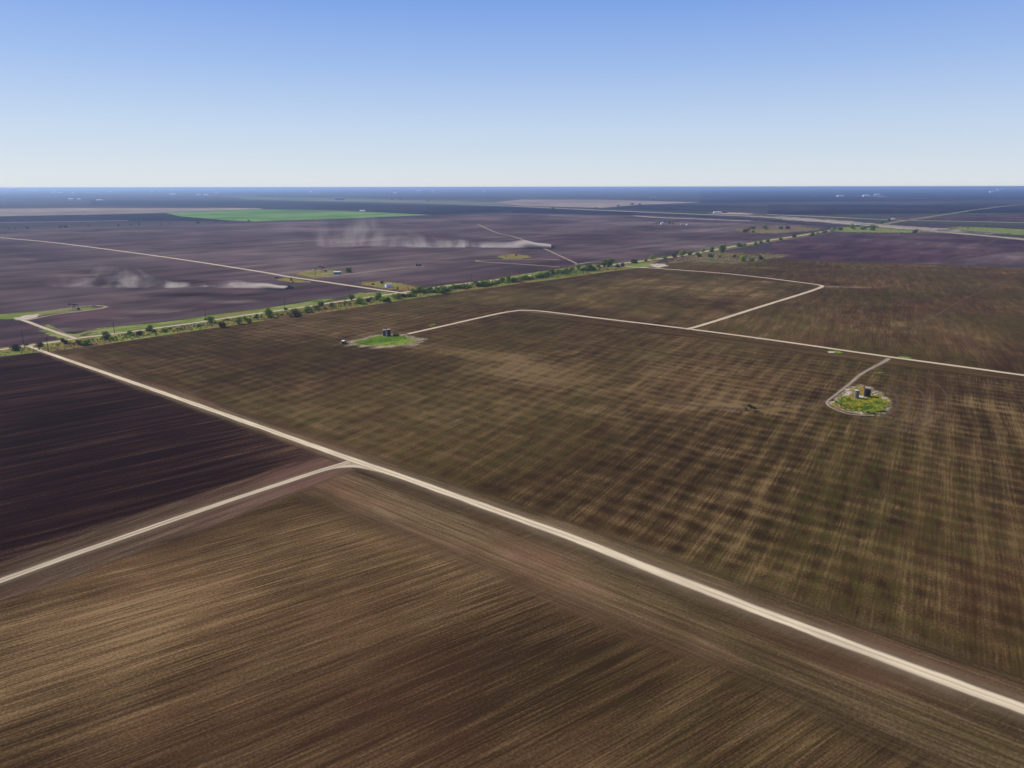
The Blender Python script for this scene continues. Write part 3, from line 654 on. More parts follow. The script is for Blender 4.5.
hedge = [(411, 297, 8, 'd'), (414, 293, 9, 'd'), (420, 292.5, 8, 'g'), (424, 293, 10, 'd'), (429, 292, 8, 'g'), (433.5, 293, 8, 'd'), (441, 293, 11, 'd'), (447, 291.6, 8, 'd'), (451, 289.4, 6, 'g'), (455.5, 288.8, 8, 'g'), (462, 289, 9, 'd'), (468, 288, 8, 'd'),
 (475.5, 283.6, 5, 'd'), (479, 286.8, 9, 'd'), (484, 286.8, 9, 'd'), (488.5, 285.8, 8, 'd'), (493, 285.4, 8, 'd'), (497, 284, 7, 'd'), (503, 282.6, 7, 'g'), (508, 282.6, 9, 'd'), (514, 282.2, 7, 'd'), (521, 280.2, 8, 'g'), (526, 280, 8, 'd'), (531, 279.6, 8, 'd'),
 (537, 278.4, 7, 'g'), (541, 278, 8, 'd'), (546.5, 276.2, 8, 'd'), (552, 274.6, 8, 'd'), (558, 274.2, 8, 'g'), (563, 274, 8, 'g'), (567.5, 272.5, 7, 'p'), (572, 271.5, 7, 'g'), (578, 270, 6, 'g'), (583, 271, 7, 'd'), (588.5, 271, 9, 'd'), (593, 270.4, 7, 'd')]
for i, (x, y, wx, k) in enumerate(hedge):
    if i < 20: where = f'{NW[i]} bush counted from the left end of the dense hedge'
    else: where = f'{NW[len(hedge) - 1 - i]} bush counted from the right end of the dense hedge'
    bush(x, y, wx, k, f'{WORD[k]} bush, {where}', 'bushes of the dense hedge', hk=1.0)
bush(608.5, 267, 10, 'd', 'large dark green tree right of the hedge end, beside the small dark shed', tree=True)
bush(604, 267, 6, 'd', 'small dark tree touching the left of the large dark green tree', tree=True)
bush(612.6, 262.6, 4.5, 'd', 'small dark tree behind the large dark green tree', tree=True)
more = [(617, 267.5, 6, 'p', 'pale low bush between the large dark tree and the small dark shed'), (598, 267.6, 6, 'p', 'pale bush at the right end of the dense hedge'),
 (645, 262, 5, 'g', 'small green bush on the bank right of the small dark shed'), (652.5, 260, 6.5, 'g', 'bright green round bush on the bank above the pale clearing'), (634, 263.5, 7, 'b', 'brown bush right behind the small dark shed'),
 (664, 259, 6, 'p', 'pale bush on the bank left of the brown scrub'), (674, 257.4, 6, 'b', 'brown bush at the left end of the brown scrub'), (675.8, 253.6, 3, 'd', 'tiny dark bush above the bank road left of scrub'),
 (682, 256.6, 7, 'g', 'green bush on the bank, left one of a close pair'), (690, 255.4, 6, 'd', 'dark green bush on the bank, right one of a close pair'), (697, 255, 5, 'p', 'pale bush in the bank gap above the brown scrub'),
 (703, 252.6, 5, 'g', 'small green bush left of the two large canal bushes'), (711.5, 252.4, 7, 'd', 'dark green bush left of the largest bush of the scrub'), (723, 252.4, 9.5, 'g', 'largest round green bush on the bank above the scrub'),
 (711, 257.2, 8, 'b', 'brown bush in the middle of the scrub'), (719.5, 258.2, 4.5, 'g', 'small green bush in the middle of the scrub'), (699, 257, 5, 'b', 'small brown bush low in the left of the scrub'), (734, 257.4, 4, 'b', 'tiny brown bush in the right part of the scrub'),
 (740, 256.4, 5, 'g', 'small green bush in the right part of the scrub'), (744, 262, 10, 'g', 'wide green bush at the lower right edge of the scrub'), (751.5, 261.6, 7, 'd', 'dark green bush touching the wide green bush at the scrub edge'),
 (761, 260, 6, 'b', 'brown bush at the right tip of the scrub'), (757, 266.4, 3.2, 'b', 'tiny brown bush in the field below the scrub'), (739, 247, 6.5, 'd', 'dark bush on the bank right of the largest scrub bush'), (744, 246.6, 5, 'g', 'green bush on the bank right beside the dark one'),
 (755.5, 245, 5, 'd', 'dark small bush on the bank where purple field begins'), (761, 244, 4.5, 'b', 'brown small bush on the bank beside the purple field'), (767.5, 242.4, 5, 'd', 'dark bush halfway up the far bank'),
 (780.5, 240.6, 4, 'd', 'lone small dark bush on the far bank'), (794, 238, 5, 'b', 'dark brown bush beside a pale spot on the far bank'), (812, 236, 5.5, 'd', 'dark bush near the far end of the bank'), (817, 235, 5, 'g', 'green bush near the far end of the bank'),
 (825, 233, 5, 'd', 'dark bush at the far end of the bank, left of the green strip'), (832, 231.6, 6, 'g', 'green bush at the left tip of the green strip'), (840, 230.4, 7, 'd', 'dark bush in the left of the green strip'), (852, 229.6, 8, 'g', 'green bush in the green strip below the bridge left end'),
 (862, 230, 8, 'g', 'green bush in the green strip below the bridge middle'), (872, 230.6, 8, 'd', 'dark green bush in the green strip below the bridge right end'), (915, 233, 5, 'b', 'brown bush at the right tip of the green strip'),
 (752.5, 229.4, 7, 'd', 'dark bush at the top of the upper scrub patch'), (746, 232.6, 6, 'b', 'brown bush in the left of the upper scrub patch'), (753, 233, 5, 'g', 'green bush low in the upper scrub patch'), (765, 230, 6, 'g', 'green bush in the middle of the upper scrub patch'),
 (781, 229.6, 5, 'd', 'dark bush in the right of the upper scrub patch'), (788, 229.4, 5, 'b', 'brown bush in the right of the upper scrub patch'),
 (881.5, 224.4, 5, 'd', 'dark round tree on the highway side left of the far crossing'), (889, 221.6, 3.6, 'd', 'small dark tree at the far crossing beside a white speck of building'),
 (985, 227.2, 4, 'd', 'small dark tree above the right green strip'), (967, 228, 4, 'g', 'small green tree at the left of the right green strip')]
for x, y, wx, k, lb in more: bush(x, y, wx, k, lb, None, tree=('tree' in lb and 'small dark tree' in lb) or 'round tree' in lb)
bush(349, 272.6, 6.6, 'd', 'dark bush right of the grey shed beside the spur track')
bush(381.5, 283.6, 5, 'b', 'brown bush just left behind the white shed'); bush(397.5, 289.4, 3.4, 'd', 'small dark bush right of the white shed near the road')
bush(373, 285, 3, 'b', 'tiny brown bush in dry grass left of the white shed'); bush(291.5, 281, 4.4, 'd', 'low dark bush in dry grass below the parked trucks'); bush(293, 283, 2.2, 'd', 'tiny dark bush above the dust raising tractor')
bush(396, 336, 6.4, 'd', 'dark green bush on the right of twin dark tanks')
bush(840, 405, 5, 'g', 'green weed bush in the left of the flowered island'); bush(836, 402.5, 3.5, 'd', 'small dark weed bush at the left rim of the flowered island')
bush(870, 413.6, 9, 'g', 'leafy green bush at the bottom rim of the flowered island', hk=.5); bush(880, 411.5, 8, 'g', 'leafy green bush at the lower right rim of the flowered island', hk=.5); bush(864, 388.4, 3.2, 'd', 'small dark weed bush behind the tanks of the island')
bush(868, 391, 3, 'g', 'small green weed bush right of the black tank'); bush(881, 372.8, 3.2, 'g', 'tiny green tuft beside the track above the island', hk=.5); bush(876, 373.2, 2.8, 'g', 'tiny green tuft on the edge of the track above the island', hk=.5)
VIEW0 = HEAD - math.pi / 2
# lone sapling in the open field
p = G(750.5, 410.6); sp = empty('sapling', (p.x, p.y, .02), VIEW0, 1.5); tag(sp, 'lone leaning sapling with bare spots in the open brown field', 'sapling')
mb = MB(); mb.tube((0, 0, 0), (.1, 0, 1.2), .09, .06, 6); mb.tube((.1, 0, 1.2), (1.3, -.6, 1.5), .06, .02, 5); mb.tube((.1, 0, 1.2), (-.8, .5, 2.0), .06, .02, 5); mb.tube((.6, -.3, 1.35), (.9, -.2, 2.1), .04, .015, 5)
mb.build('trunk', m_bark, sp); mb = MB(); r = random.Random(4)
for c, rad, n in (((-.5, .3, 1.7), .75, 150), ((1.2, -.5, 1.1), .7, 120), ((.3, -.1, 1.3), .7, 130), ((-1.4, .5, .5), .6, 60)):
    for _ in range(n):
        u = Vector((r.gauss(0, 1), r.gauss(0, 1), r.gauss(0, .6))).normalized() * rad * r.uniform(.3, 1.1); q = Vector((r.gauss(0, 1), r.gauss(0, 1), r.gauss(0, 1))).normalized(); e = q.orthogonal().normalized(); k = Vector(c) + u
        k.z = max(.05, k.z); mb.add([k + q * .16, k + e * .1, k - q * .16, k - e * .1], [(0, 1, 2, 3)])
mb.build('foliage', leaf_mat('leaf_sapling', (.035, .05, .008), (.07, .085, .015)), sp)
tuft = MB()
for _ in range(60):
    a = r.uniform(0, 6.28); d = r.uniform(.2, 1.6); x, y = d * math.cos(a), d * math.sin(a); h = r.uniform(.3, .7); tuft.add([(x - .1, y, 0), (x + .1, y, 0), (x + r.uniform(-.2, .2), y + r.uniform(-.2, .2), h)], [(0, 1, 2)])
p2 = G(747, 410.8); o = tuft.build('weed_clump', ML['p']); o.location = (p2.x, p2.y, .1); tag(o, 'pale dry weed clump at the left foot of the lone sapling', 'weeds', kind='stuff')

# ------------------------------------------------------------------ grass tufts (uncountable)
def tufts(name, region, n, hts, mat, seed, label):
    r = random.Random(seed); mb = MB(); P = [G(*p) for p in region]
    xs = [p.x for p in P]; ys = [p.y for p in P]
    def inside(x, y):
        k = False; j = len(P) - 1
        for i in range(len(P)):
            if (P[i].y > y) != (P[j].y > y) and x < (P[j].x - P[i].x) * (y - P[i].y) / (P[j].y - P[i].y) + P[i].x: k = not k
            j = i
        return k
    c = 0; tries = 0
    while c < n and tries < n * 60:
        tries += 1; x, y = r.uniform(min(xs), max(xs)), r.uniform(min(ys), max(ys))
        if not inside(x, y): continue
        c += 1; s = r.uniform(*hts)
        for _ in range(5):
            a = r.uniform(0, 6.28); dx, dy = math.cos(a) * s * .45, math.sin(a) * s * .45
            bx, by = x + r.uniform(-s, s) * .4, y + r.uniform(-s, s) * .4
            mb.add([(bx - dy * .35, by + dx * .35, .1), (bx + dy * .35, by - dx * .35, .1), (bx + dx, by + dy, .1 + s * r.uniform(.5, 1.1))], [(0, 1, 2)])
    o = mb.build(name, mat); tag(o, label, 'grass', kind='stuff'); return o
m_t1 = leaf_mat('tuft_yellow', (.26, .22, .04), (.22, .24, .04)); m_t2 = leaf_mat('tuft_brown', (.09, .055, .025), (.14, .09, .04)); m_t3 = leaf_mat('tuft_green', (.12, .20, .02), (.17, .26, .03))
vp = [(-30, 360), (0, 356), (60, 350), (100, 344.6), (160, 335.6), (228, 325.8), (328, 311.6), (385, 302.6), (465, 290.6), (560, 278.6), (636, 268), (600, 269), (512, 281), (450, 288), (400, 295), (340, 303), (300, 309), (250, 316), (165, 328), (100, 337), (50, 344.5), (25, 347.5), (-30, 355)]
tufts('grass', vp, 1500, (.5, 1.3), m_t1, 1, 'yellow green grass tufts on the canal verge')
tufts('grass', vp, 1100, (.5, 1.4), m_t2, 2, 'reddish brown dry weeds on the canal verge')
tufts('grass', vp, 900, (.5, 1.3), m_t3, 3, 'green grass tufts on the canal verge')
tufts('undergrowth', [(385, 300), (420, 295.5), (465, 289.5), (512, 283.5), (560, 277), (600, 271), (606, 267), (560, 271.5), (512, 278), (450, 286), (410, 292)], 700, (1.0, 2.6), leaf_mat('brush_mix', (.08, .11, .02), (.20, .22, .05)), 12, 'tangled green brush filling the gaps of the dense hedge')
tufts('undergrowth', [(50, 347), (120, 340), (228, 324), (328, 310), (385, 300), (385, 298), (328, 306), (228, 320), (120, 336), (60, 344)], 420, (.8, 2.0), leaf_mat('brush_dry', (.12, .10, .03), (.20, .19, .05)), 13, 'low mixed brush along the thin stretch of verge')
tufts('grass', [(350, 344.6), (375, 336), (400, 335), (414, 338), (420, 341.4), (410, 344), (380, 346)], 500, (.3, .7), m_t3, 4, 'short green grass on the middle island')
isl = [(831, 405), (846, 391), (856, 386), (871, 390), (889, 400), (890, 407), (876, 413.6), (846, 410.8)]
tufts('grass', isl, 500, (.3, .8), m_t1, 5, 'yellow flowering weeds on the right island'); tufts('grass', isl, 330, (.3, .7), leaf_mat('tuft_orange', (.26, .12, .03), (.24, .18, .03)), 6, 'orange brown weeds on the right island')
tufts('grass', [(836, 405), (850, 405), (870, 410), (890, 406), (886, 412), (870, 414), (846, 411)], 350, (.4, .9), m_t3, 7, 'leafy green weeds along the lower rim of the right island')
tufts('grass', [(646, 267), (672, 258), (730, 252), (785, 255), (750, 264), (700, 262)], 900, (.8, 1.8), m_t2, 8, 'brown dry scrub grass beside the far canal bank')

# ------------------------------------------------------------------ steel, tanks, pump jacks, sheds, vehicles, poles
m_black = plain('black_steel', (.02, .018, .02), .5); m_rust = plain('rust_brown_paint', (.10, .055, .04), .7, scale=.8); m_beige = plain('beige_paint', (.24, .195, .145), .6, scale=.9)
m_white = plain('white_paint', (.80, .80, .78), .5, var=.15); m_grey = plain('grey_metal', (.30, .32, .36), .5, .2); m_wood = plain('creosote_wood', (.055, .04, .03), .9)
m_glass = plain('dark_glass', (.02, .025, .03), .15); m_rubber = plain('rubber', (.02, .02, .02), .9); m_concrete = plain('concrete', (.42, .40, .36), .9); m_green = plain('green_paint', (.03, .10, .03), .5)
m_blue = plain('blue_grey_roof', (.16, .22, .30), .5); m_red = plain('dark_red_brown', (.09, .04, .05), .7); m_lid = plain('pale_lid', (.62, .58, .52), .6); m_tin = plain('galvanized', (.55, .56, .58), .4, .3)

def tank(x, y, dia, h, body, lid, label, rz=0.0, base=True, ladder=True, cat='tank', dx=0, dy=0):
    p = G(x, y); o = empty('storage_tank', (p.x + dx, p.y + dy, .1), rz); tag(o, label, cat); r = dia / 2
    m = MB(); m.lathe([(r, .12), (r, h * .33), (r + .03, h * .335), (r + .03, h * .35), (r, h * .355), (r, h * .66), (r + .03, h * .665), (r + .03, h * .68), (r, h * .685), (r, h), (r + .05, h + .005), (r + .05, h + .06)], 24); m.build('shell', body, o)
    m = MB(); m.lathe([(r + .04, h + .061), (r * .5, h + .17), (.22, h + .25), (.2, h + .36), (.12, h + .37)], 24); m.build('lid', lid, o)
    if base: m = MB(); m.lathe([(r + .25, -.1), (r + .22, .115)], 24); m.build('base', m_concrete, o)
    if ladder:
        m = MB(); a = -HEAD
        for s in (-.22, .22): m.tube((s, -r - .16, .1), (s, -r - .16, h + .7), .03, n=6)
        for k in range(int(h / .3)): m.tube((-.22, -r - .16, .3 + k * .3), (.22, -r - .16, .3 + k * .3), .018, n=5)
        m.build('ladder', m_black if lid is not m_black else m_grey, o)
    m = MB(); m.tube((r - .1, 0, .5), (r + .7, 0, .5), .07); m.tube((r + .7, 0, .5), (r + .7, 0, -.05), .07); m.tube((r + .35, 0, .35), (r + .35, 0, .68), .12, n=10); m.build('outlet_pipe', m_black, o)
    return o
# right island pair
tank(856, 398.4, 2.5, 4.5, m_beige, m_lid, 'tall beige round tank with pale top on the flowered island')
tank(866.8, 396.6, 3.3, 4.0, m_black, m_black, 'squat black round tank right of the beige tank on the island', rz=.6)
# middle island: twin tanks and walkway
t1 = tank(384.6, 336.2, 2.6, 4.7, m_red, m_lid, 'left one of the twin dark tanks on the bright green island', ladder=False)
t2 = tank(389.0, 336.0, 2.6, 5.0, m_red, m_lid, 'right one of the twin dark tanks on the bright green island')
p = (t1.location + t2.location) / 2
o = empty('catwalk', (p.x, p.y, .1), -math.pi / 2 + HEAD); tag(o, 'small steel stair and landing between the twin dark tanks', 'stair')
m = MB(); m.box(-.5, .5, -1.9, -.7, 3.2, 3.28); m.build('landing', m_grey, o)
m = MB()
for k in range(11): m.box(-.4, .4, -1.9 - .28 * (k + 1), -1.9 - .28 * k, 3.2 - .29 * (k + 1), 3.25 - .29 * (k + 1))
m.build('steps', m_grey, o); m = MB()
for s in (-.46, .46): m.tube((s, -.7, 4.2), (s, -1.9, 4.2), .03); m.tube((s, -1.9, 4.2), (s, -5, 1.0), .03); m.tube((s, -5, 1.0), (s, -5, 0), .03); m.tube((s, -1.9, 4.2), (s, -1.9, 0), .03)
m.build('handrail', m_tin, o)
p = G(344, 343.6); o = empty('equipment_box', (p.x, p.y, .1), .1); tag(o, 'low black box with a white top at the left end of the green island', 'box')
m = MB(); m.box(-1.4, 1.4, -1, 1, 0, 1.9); m.build('cabinet', m_black, o); m = MB(); m.prism([(-1.6, 1.9), (1.6, 1.9), (1.6, 2.0), (0, 2.35), (-1.6, 2.0)], -1.2, 1.2); m.build('lid', m_white, o); m = MB(); m.box(-.5, .5, -1.04, -1.002, .2, 1.6); m.build('door', m_grey, o)
for (x, y, lb) in ((350.2, 343.2, 'short white post right beside the low black box'), (352, 342.4, 'short white post nearer the green grass, right of the other')):
    p = G(x, y); o = empty('marker_post', (p.x, p.y, .1)); tag(o, lb, 'post'); m = MB(); m.tube((0, 0, 0), (0, 0, 1.0), .14, n=8); m.build('shaft', m_white, o); m = MB(); m.lathe([(.15, .98), (.18, 1.0), (.1, 1.12)], 8); m.build('cap', m_black, o)
p = G(394.5, 345); o = empty('wellhead', (p.x, p.y, .1)); tag(o, 'thin dark wellhead standing near the lower rim of green island', 'wellhead')
m = MB(); m.tube((0, 0, 0), (0, 0, 1.8), .16, n=10); m.tube((-.5, 0, 1.1), (.5, 0, 1.1), .09); m.build('pipe', m_black, o); m = MB(); m.lathe([(.3, .6), (.3, .7)], 12); m.build('flange', m_green, o); m = MB(); m.lathe([(.28, 1.5), (.28, 1.6)], 12); m.build('flange', m_green, o)

def pump_jack(x, y, rz, s, tilt, label):
    p = G(x, y); o = empty('pump_jack', (p.x, p.y, .1), rz, s); tag(o, label, 'pump jack')
    m = MB(); m.box(-4.2, 3.6, -.8, -.45, 0, .35); m.box(-4.2, 3.6, .45, .8, 0, .35)
    for k in (-4.1, -1.6, 1.2, 3.2): m.box(k, k + .3, -.449, .449, .02, .33)
    m.build('skid', m_concrete, o)
    m = MB(); top = (0, 0, 4.5)
    for a in ((-1.3, -.7, .35), (-1.3, .7, .35), (1.5, -.7, .35), (1.5, .7, .35)): m.beam(a, (top[0] + (-.1 if a[0] < 0 else .1), .18 * (1 if a[1] > 0 else -1), 4.45), .18, .18)
    for z, wx in ((1.6, .95), (3.0, .5)):
        for sy in (-1, 1): m.beam((-wx, sy * (.62 - z * .09), z), (wx + .1, sy * (.62 - z * .09), z), .1, .1)
    m.build('samson_post', m_black, o)
    cs, sn = math.cos(tilt), math.sin(tilt)
    def T(x, z): return (x * cs - z * sn, 4.7 + x * sn + z * cs)
    m = MB(); pts = [T(-3.0, -.28), T(3.0, -.28), T(3.0, .22), T(0, .36), T(-3.0, .22)]; m.prism(pts, -.16, .16); m.build('walking_beam', m_black, o)
    m = MB(); hp = [T(-2.9, .55)] + [T(-.6 - 3.1 * math.cos(a), 3.1 * math.sin(a) - .35) for a in [R(v) for v in (20, 10, 0, -10, -20, -28)]] + [T(-2.9, -.9)]; m.prism(hp, -.3, .3); m.build('horse_head', m_rust, o)
    hx, hz = T(-3.7, -.35); m = MB(); m.tube((hx, -.12, hz), (hx, -.12, 1.2), .03, n=5); m.tube((hx, .12, hz), (hx, .12, 1.2), .03, n=5); m.tube((hx, 0, 0), (hx, 0, 1.6), .11, n=8); m.build('bridle', m_tin, o)
    ex, ez = T(2.8, -.3)
    m = MB()
    for sy in (-.75, .75): m.beam((ex, sy, ez), (2.6, sy, 1.6), .1, .14)
    m.beam((ex, -.8, ez), (ex, .8, ez), .16, .16); m.build('pitman_arm', m_black, o)
    m = MB()
    for sy in (-.95, .6): m.prism([(2.1, 1.2), (2.9, 1.9), (3.9, 1.5), (4.3, .6), (3.5, .1), (2.7, .6)], sy, sy + .35)
    m.build('counterweight', m_rust, o)
    m = MB(); m.box(2.2, 3.0, -.4, .4, .36, 1.5); m.build('gearbox', m_grey, o)
    m = MB(); m.box(3.75, 4.7, -.4, .4, 0, .9, .06); m.tube((4.2, 0, .9), (4.2, 0, 1.5), .1); m.build('engine', m_white, o)
    return o
VIEW = HEAD - math.pi / 2                       # heading of the picture's left-to-right direction
pump_jack(74.5, 310, VIEW + .25, 1.15, -.12, 'dark pump jack on the grassy well pad at the far left')
pump_jack(322.5, 271.8, VIEW + .5, 1.3, -.35, 'black pump jack with raised head left of the grey shed in dry grass')
pump_jack(505.5, 257.8, VIEW - .3, .62, .1, 'small dark pump jack on the dry grass oval below the dust cloud')
tank(417, 266.6, 3.4, 3.6, m_rust, m_rust, 'brown tank at the tip of the spur track, left of its pair', ladder=False); tank(420, 266.4, 3.0, 2.6, m_black, m_black, 'low black tank at the very tip of spur track, right of its pair', ladder=False)
tank(516, 256.4, 3.5, 1.8, m_black, m_rust, 'low dark tank right of the small pump jack on the dry oval', ladder=False)

def shed(x, y, w_, d_, h_, wall, roof, label, name='shed', rz=0.0, gable=.6, cat='shed', win=1, big=False):
    p = G(x, y); o = empty(name, (p.x, p.y, .1), rz); tag(o, label, cat); a, b = w_ / 2, d_ / 2
    m = MB(); m.prism([(-a, -.1), (a, -.1), (a, h_), (0, h_ + gable), (-a, h_)], -b, b); m.build('wall', wall, o)
    m = MB(); e = .25 if not big else .6; k = gable / a; t = .12 if not big else .4
    for s in (-1, 1):
        pts = [(0, h_ + gable + .02), (s * (a + e), h_ - e * k + .02), (s * (a + e), h_ - e * k + .02 + t), (0, h_ + gable + .02 + t)]
        if s < 0: pts = pts[::-1]
        m.prism(pts, -b - e, b + e)
    m.build('roof', roof, o)
    m = MB(); dw = min(1.6, w_ * .3) if not big else w_ * .2; dh = min(2.1, h_ * .8) if not big else h_ * .7; m.box(-dw / 2, dw / 2, -b - .04, -b - .003, 0, dh); dd = m.build('door', m_grey, o)
    for kx in range(win):
        xx = -a + w_ * (.2 if kx == 0 else .8) ; ww = .45 if not big else w_ * .05
        m = MB(); m.box(xx - ww, xx + ww, -b - .05, -b - .003, h_ * .45, h_ * .75); m.build('window', m_glass, o)
    return o
shed(337.4, 274.2, 5.0, 8.6, 2.8, m_blue, m_white, 'blue grey shed with white roof right of the pump jack in dry grass', rz=VIEW + math.pi / 2, win=2)
shed(388.4, 287.4, 5.5, 6.5, 3.4, m_white, m_tin, 'white shed with grey roof in dry grass by the farm road junction', rz=VIEW + math.pi / 2 + .45, win=2)
shed(622.6, 266.9, 4.6, 4.5, 4.2, m_red, m_red, 'small dark red brown shed between the large tree and the pale clearing', rz=VIEW, gable=.8)
p = G(313, 271.2); o = empty('chemical_tank', (p.x, p.y, .1), VIEW); tag(o, 'small white tank on legs left of the black pump jack', 'tank')
m = MB(); m.tube((-1, 0, 1.6), (1, 0, 1.6), .6, n=14); m.build('shell', m_white, o)
for sx in (-.8, .8):
    for sy in (-.4, .4): m = MB(); m.tube((sx, sy, 0), (sx, sy, 1.3), .05, n=6); m.build('leg', m_black, o)
for x, y, h_, lb in ((370.5, 286, 1.9, 'short dark post in dry grass left of the white shed'), (407.6, 288.4, 1.8, 'short dark post in dry grass right of the white shed')):
    p = G(x, y); o = empty('marker_post', (p.x, p.y, .1)); tag(o, lb, 'post'); m = MB(); m.tube((0, 0, 0), (0, 0, h_), .16, n=6); m.build('shaft', m_wood, o); m = MB(); m.box(-.25, .25, -.2, -.17, h_ - .6, h_ - .1); m.build('plate', m_rust, o)

def wheel_mb(r, wd): m = MB(); m.lathe([(r * .55, -wd / 2), (r * .92, -wd / 2), (r, -wd * .35), (r, wd * .35), (r * .92, wd / 2), (r * .55, wd / 2)], 18); return m
def add_wheel(par, x, y, r, wd, rim=m_white):
    o = wheel_mb(r, wd).build('wheel', m_rubber, par); o.location = (x, y, r); o.rotation_euler = (math.pi / 2, 0, 0)
    q = MB(); q.lathe([(r * .5, -wd * .52), (r * .5, wd * .52)], 14); k = q.build('rim', rim, o)
def pickup(x, y, rz, body, label):
    p = G(x, y); o = empty('pickup_truck', (p.x, p.y, .1), rz); tag(o, label, 'truck', 'trucks parked at the track')
    m = MB(); m.box(-2.75, 2.75, -.95, .95, .45, 1.0); m.box(-2.75, -.6, -.95, -.85, 1.001, 1.35); m.box(-2.75, -.6, .85, .95, 1.001, 1.35); m.box(-2.75, -2.65, -.849, .849, 1.001, 1.35); m.box(.75, 2.7, -.9, .9, 1.001, 1.2, .08); m.build('body', body, o)
    m = MB(); m.box(-.6, 1.0, -.9, .9, 1.0, 1.95, .16); c = m.build('cab', body, o)
    m = MB(); m.box(-.52, .92, -.93, .93, 1.3, 1.75, .1); m.build('window', m_glass, c)
    for s in (-1, 1): m = MB(); m.box(2.751, 2.79, s * .7 - .15, s * .7 + .15, .75, .95); m.build('headlight', m_white, o)
    for wx in (-1.75, 1.8):
        for wy in (-.9, .9): add_wheel(o, wx, wy, .42, .28, m_tin)
pickup(277, 278.6, VIEW + .15, m_black, 'black pickup truck parked left, beside the bend of the farm road'); pickup(281, 278.4, VIEW - .5, m_grey, 'grey pickup truck parked just right of the black one')

def tractor(x, y, rz, s, label, ilabel, flip=1):
    p = G(x, y); o = empty('tractor', (p.x, p.y, .1), rz, s); tag(o, label, 'tractor')
    m = MB(); m.box(.2, 3.1, -.5, .5, .95, 1.9, .08); m.box(-1.0, .2, -.6, .6, .8, 1.5); m.build('hood', m_green, o)
    m = MB(); m.box(-1.2, .35, -.8, .8, 1.5, 3.0, .1); c = m.build('cab', m_glass, o); m = MB(); m.box(-1.3, .45, -.9, .9, 3.0, 3.15); m.build('roof', m_black, c)
    m = MB(); m.tube((1.6, .2, 1.9), (1.6, .2, 2.9), .07); m.build('exhaust', m_black, o)
    m = MB(); m.box(3.1, 3.5, -.45, .45, .8, 1.3); m.build('front_weight', m_black, o)
    for wy in (-1.25, -.75, .75, 1.25): add_wheel(o, -.6, wy, 1.0, .42, m_yel2)
    for wy in (-.85, .85): add_wheel(o, 2.3, wy, .7, .4, m_yel2)
    q = p + Vector((math.cos(rz), math.sin(rz), 0)) * (-3.9 * s)
    i = empty('harrow', (q.x, q.y, .1), rz, s); tag(i, ilabel, 'implement')
    m = MB(); m.beam((1.8, 0, .7), (-.5, 0, .8), .2, .2); m.beam((0, -4, .8), (0, 4, .8), .2, .2); m.beam((-1.6, -4, .8), (-1.6, 4, .8), .2, .2)
    for k in range(-4, 5, 2): m.beam((0, k * .98, .81), (-1.6, k * .98, .81), .14, .14)
    m.build('frame', m_rust, i)
    m = MB()
    for k in range(17):
        for xx in (0, -1.6): m.lathe([(.32, .0), (.02, .06)], 10, xx, 0); 
    m = MB()
    for k in range(17):
        for xx in (0, -1.6): m.tube((xx, -4 + k * .5, .35), (xx, -3.96 + k * .5, .35), .34, n=12)
    m.build('discs', m_tin, i)
m_yel2 = plain('yellow_rim', (.5, .35, .03), .5)
tractor(290, 288.8, VIEW - .1, 1.25, 'dark green tractor on the left mauve field ahead of a dust trail', 'wide disc harrow trailing the tractor on the left mauve field')
tractor(553.2, 248.4, VIEW + .05, 1.15, 'dark tractor at the head of the white dust trail, far centre', 'wide disc harrow behind the far centre tractor in white dust')

def pole(x, y, hpx, label, arm=True):
    p = G(x, y); h_ = hpx * mpp(x, y) / math.cos(PITCH); o = empty('utility_pole', (p.x, p.y, 0)); tag(o, label, 'pole', 'utility poles along the canal bank')
    m = MB(); m.tube((0, 0, -.3), (0, 0, h_), .24, .15, 10); m.build('post', m_wood, o)
    m = MB(); m.box(-.08, .08, -1.25, 1.25, h_ - .75, h_ - .57); m.build('crossarm', m_wood, o)
    for k in (-1.1, 0, 1.1): m = MB(); m.lathe([(.05, h_ - .57), (.09, h_ - .48), (.05, h_ - .38)] if k else [(.05, h_ + .001), (.09, h_ + .1), (.05, h_ + .2)], 8, 0, k); m.build('insulator', m_grey, o)
pole(24.5, 347.8, 17.5, 'tall pole at the track crossing, leftmost of all poles'); pole(48.6, 351.6, 14.5, 'pole on the field edge of the verge, second from the left')
pole(114.6, 333.6, 11.5, 'pole above the verge near the round dark green bush, third from left'); pole(205.6, 317.4, 8.6, 'pole beside the big round green bush, fourth from left'); pole(285, 309.2, 10, 'pole above the bank below the dust raising tractor')
pole(315.6, 276.6, 8.5, 'pole in dry grass below the black pump jack'); pole(360.3, 284.6, 6.4, 'pole in dry grass between black round tree and spur track'); pole(471.6, 282.4, 8.2, 'pole rising behind the dense hedge middle'); pole(408.4, 291.2, 6.4, 'pole at the left start of the dense hedge')

# bridge over the canal at the highway
p = G(867, 227); dxy = (G(876, 227.6) - G(859, 226.2)); L_ = dxy.length; o = empty('bridge', (p.x, p.y, .2), math.atan2(dxy.y, dxy.x)); tag(o, 'low dark bridge with railings where the canal bank meets the highway', 'bridge')
m = MB(); m.box(-L_ / 2, L_ / 2, -5, 5, 3.0, 4.0); m.build('deck', m_concrete, o)
for sy in (-4.9, 4.9):
    m = MB(); m.beam((-L_ / 2, sy, 5.4), (L_ / 2, sy, 5.4), .3, .5)
    for k in range(13): m.beam((-L_ / 2 + k * L_ / 12 + .01, sy, 4.0), (-L_ / 2 + k * L_ / 12, sy, 5.3), .3, .3)
    m.build('railing', m_black, o)
for k in range(4): m = MB(); xx = -L_ / 2 + L_ * (k + .5) / 4; m.box(xx - .8, xx + .8, -4.6, 4.6, -.3, 2.999); m.build('pier', m_black, o)
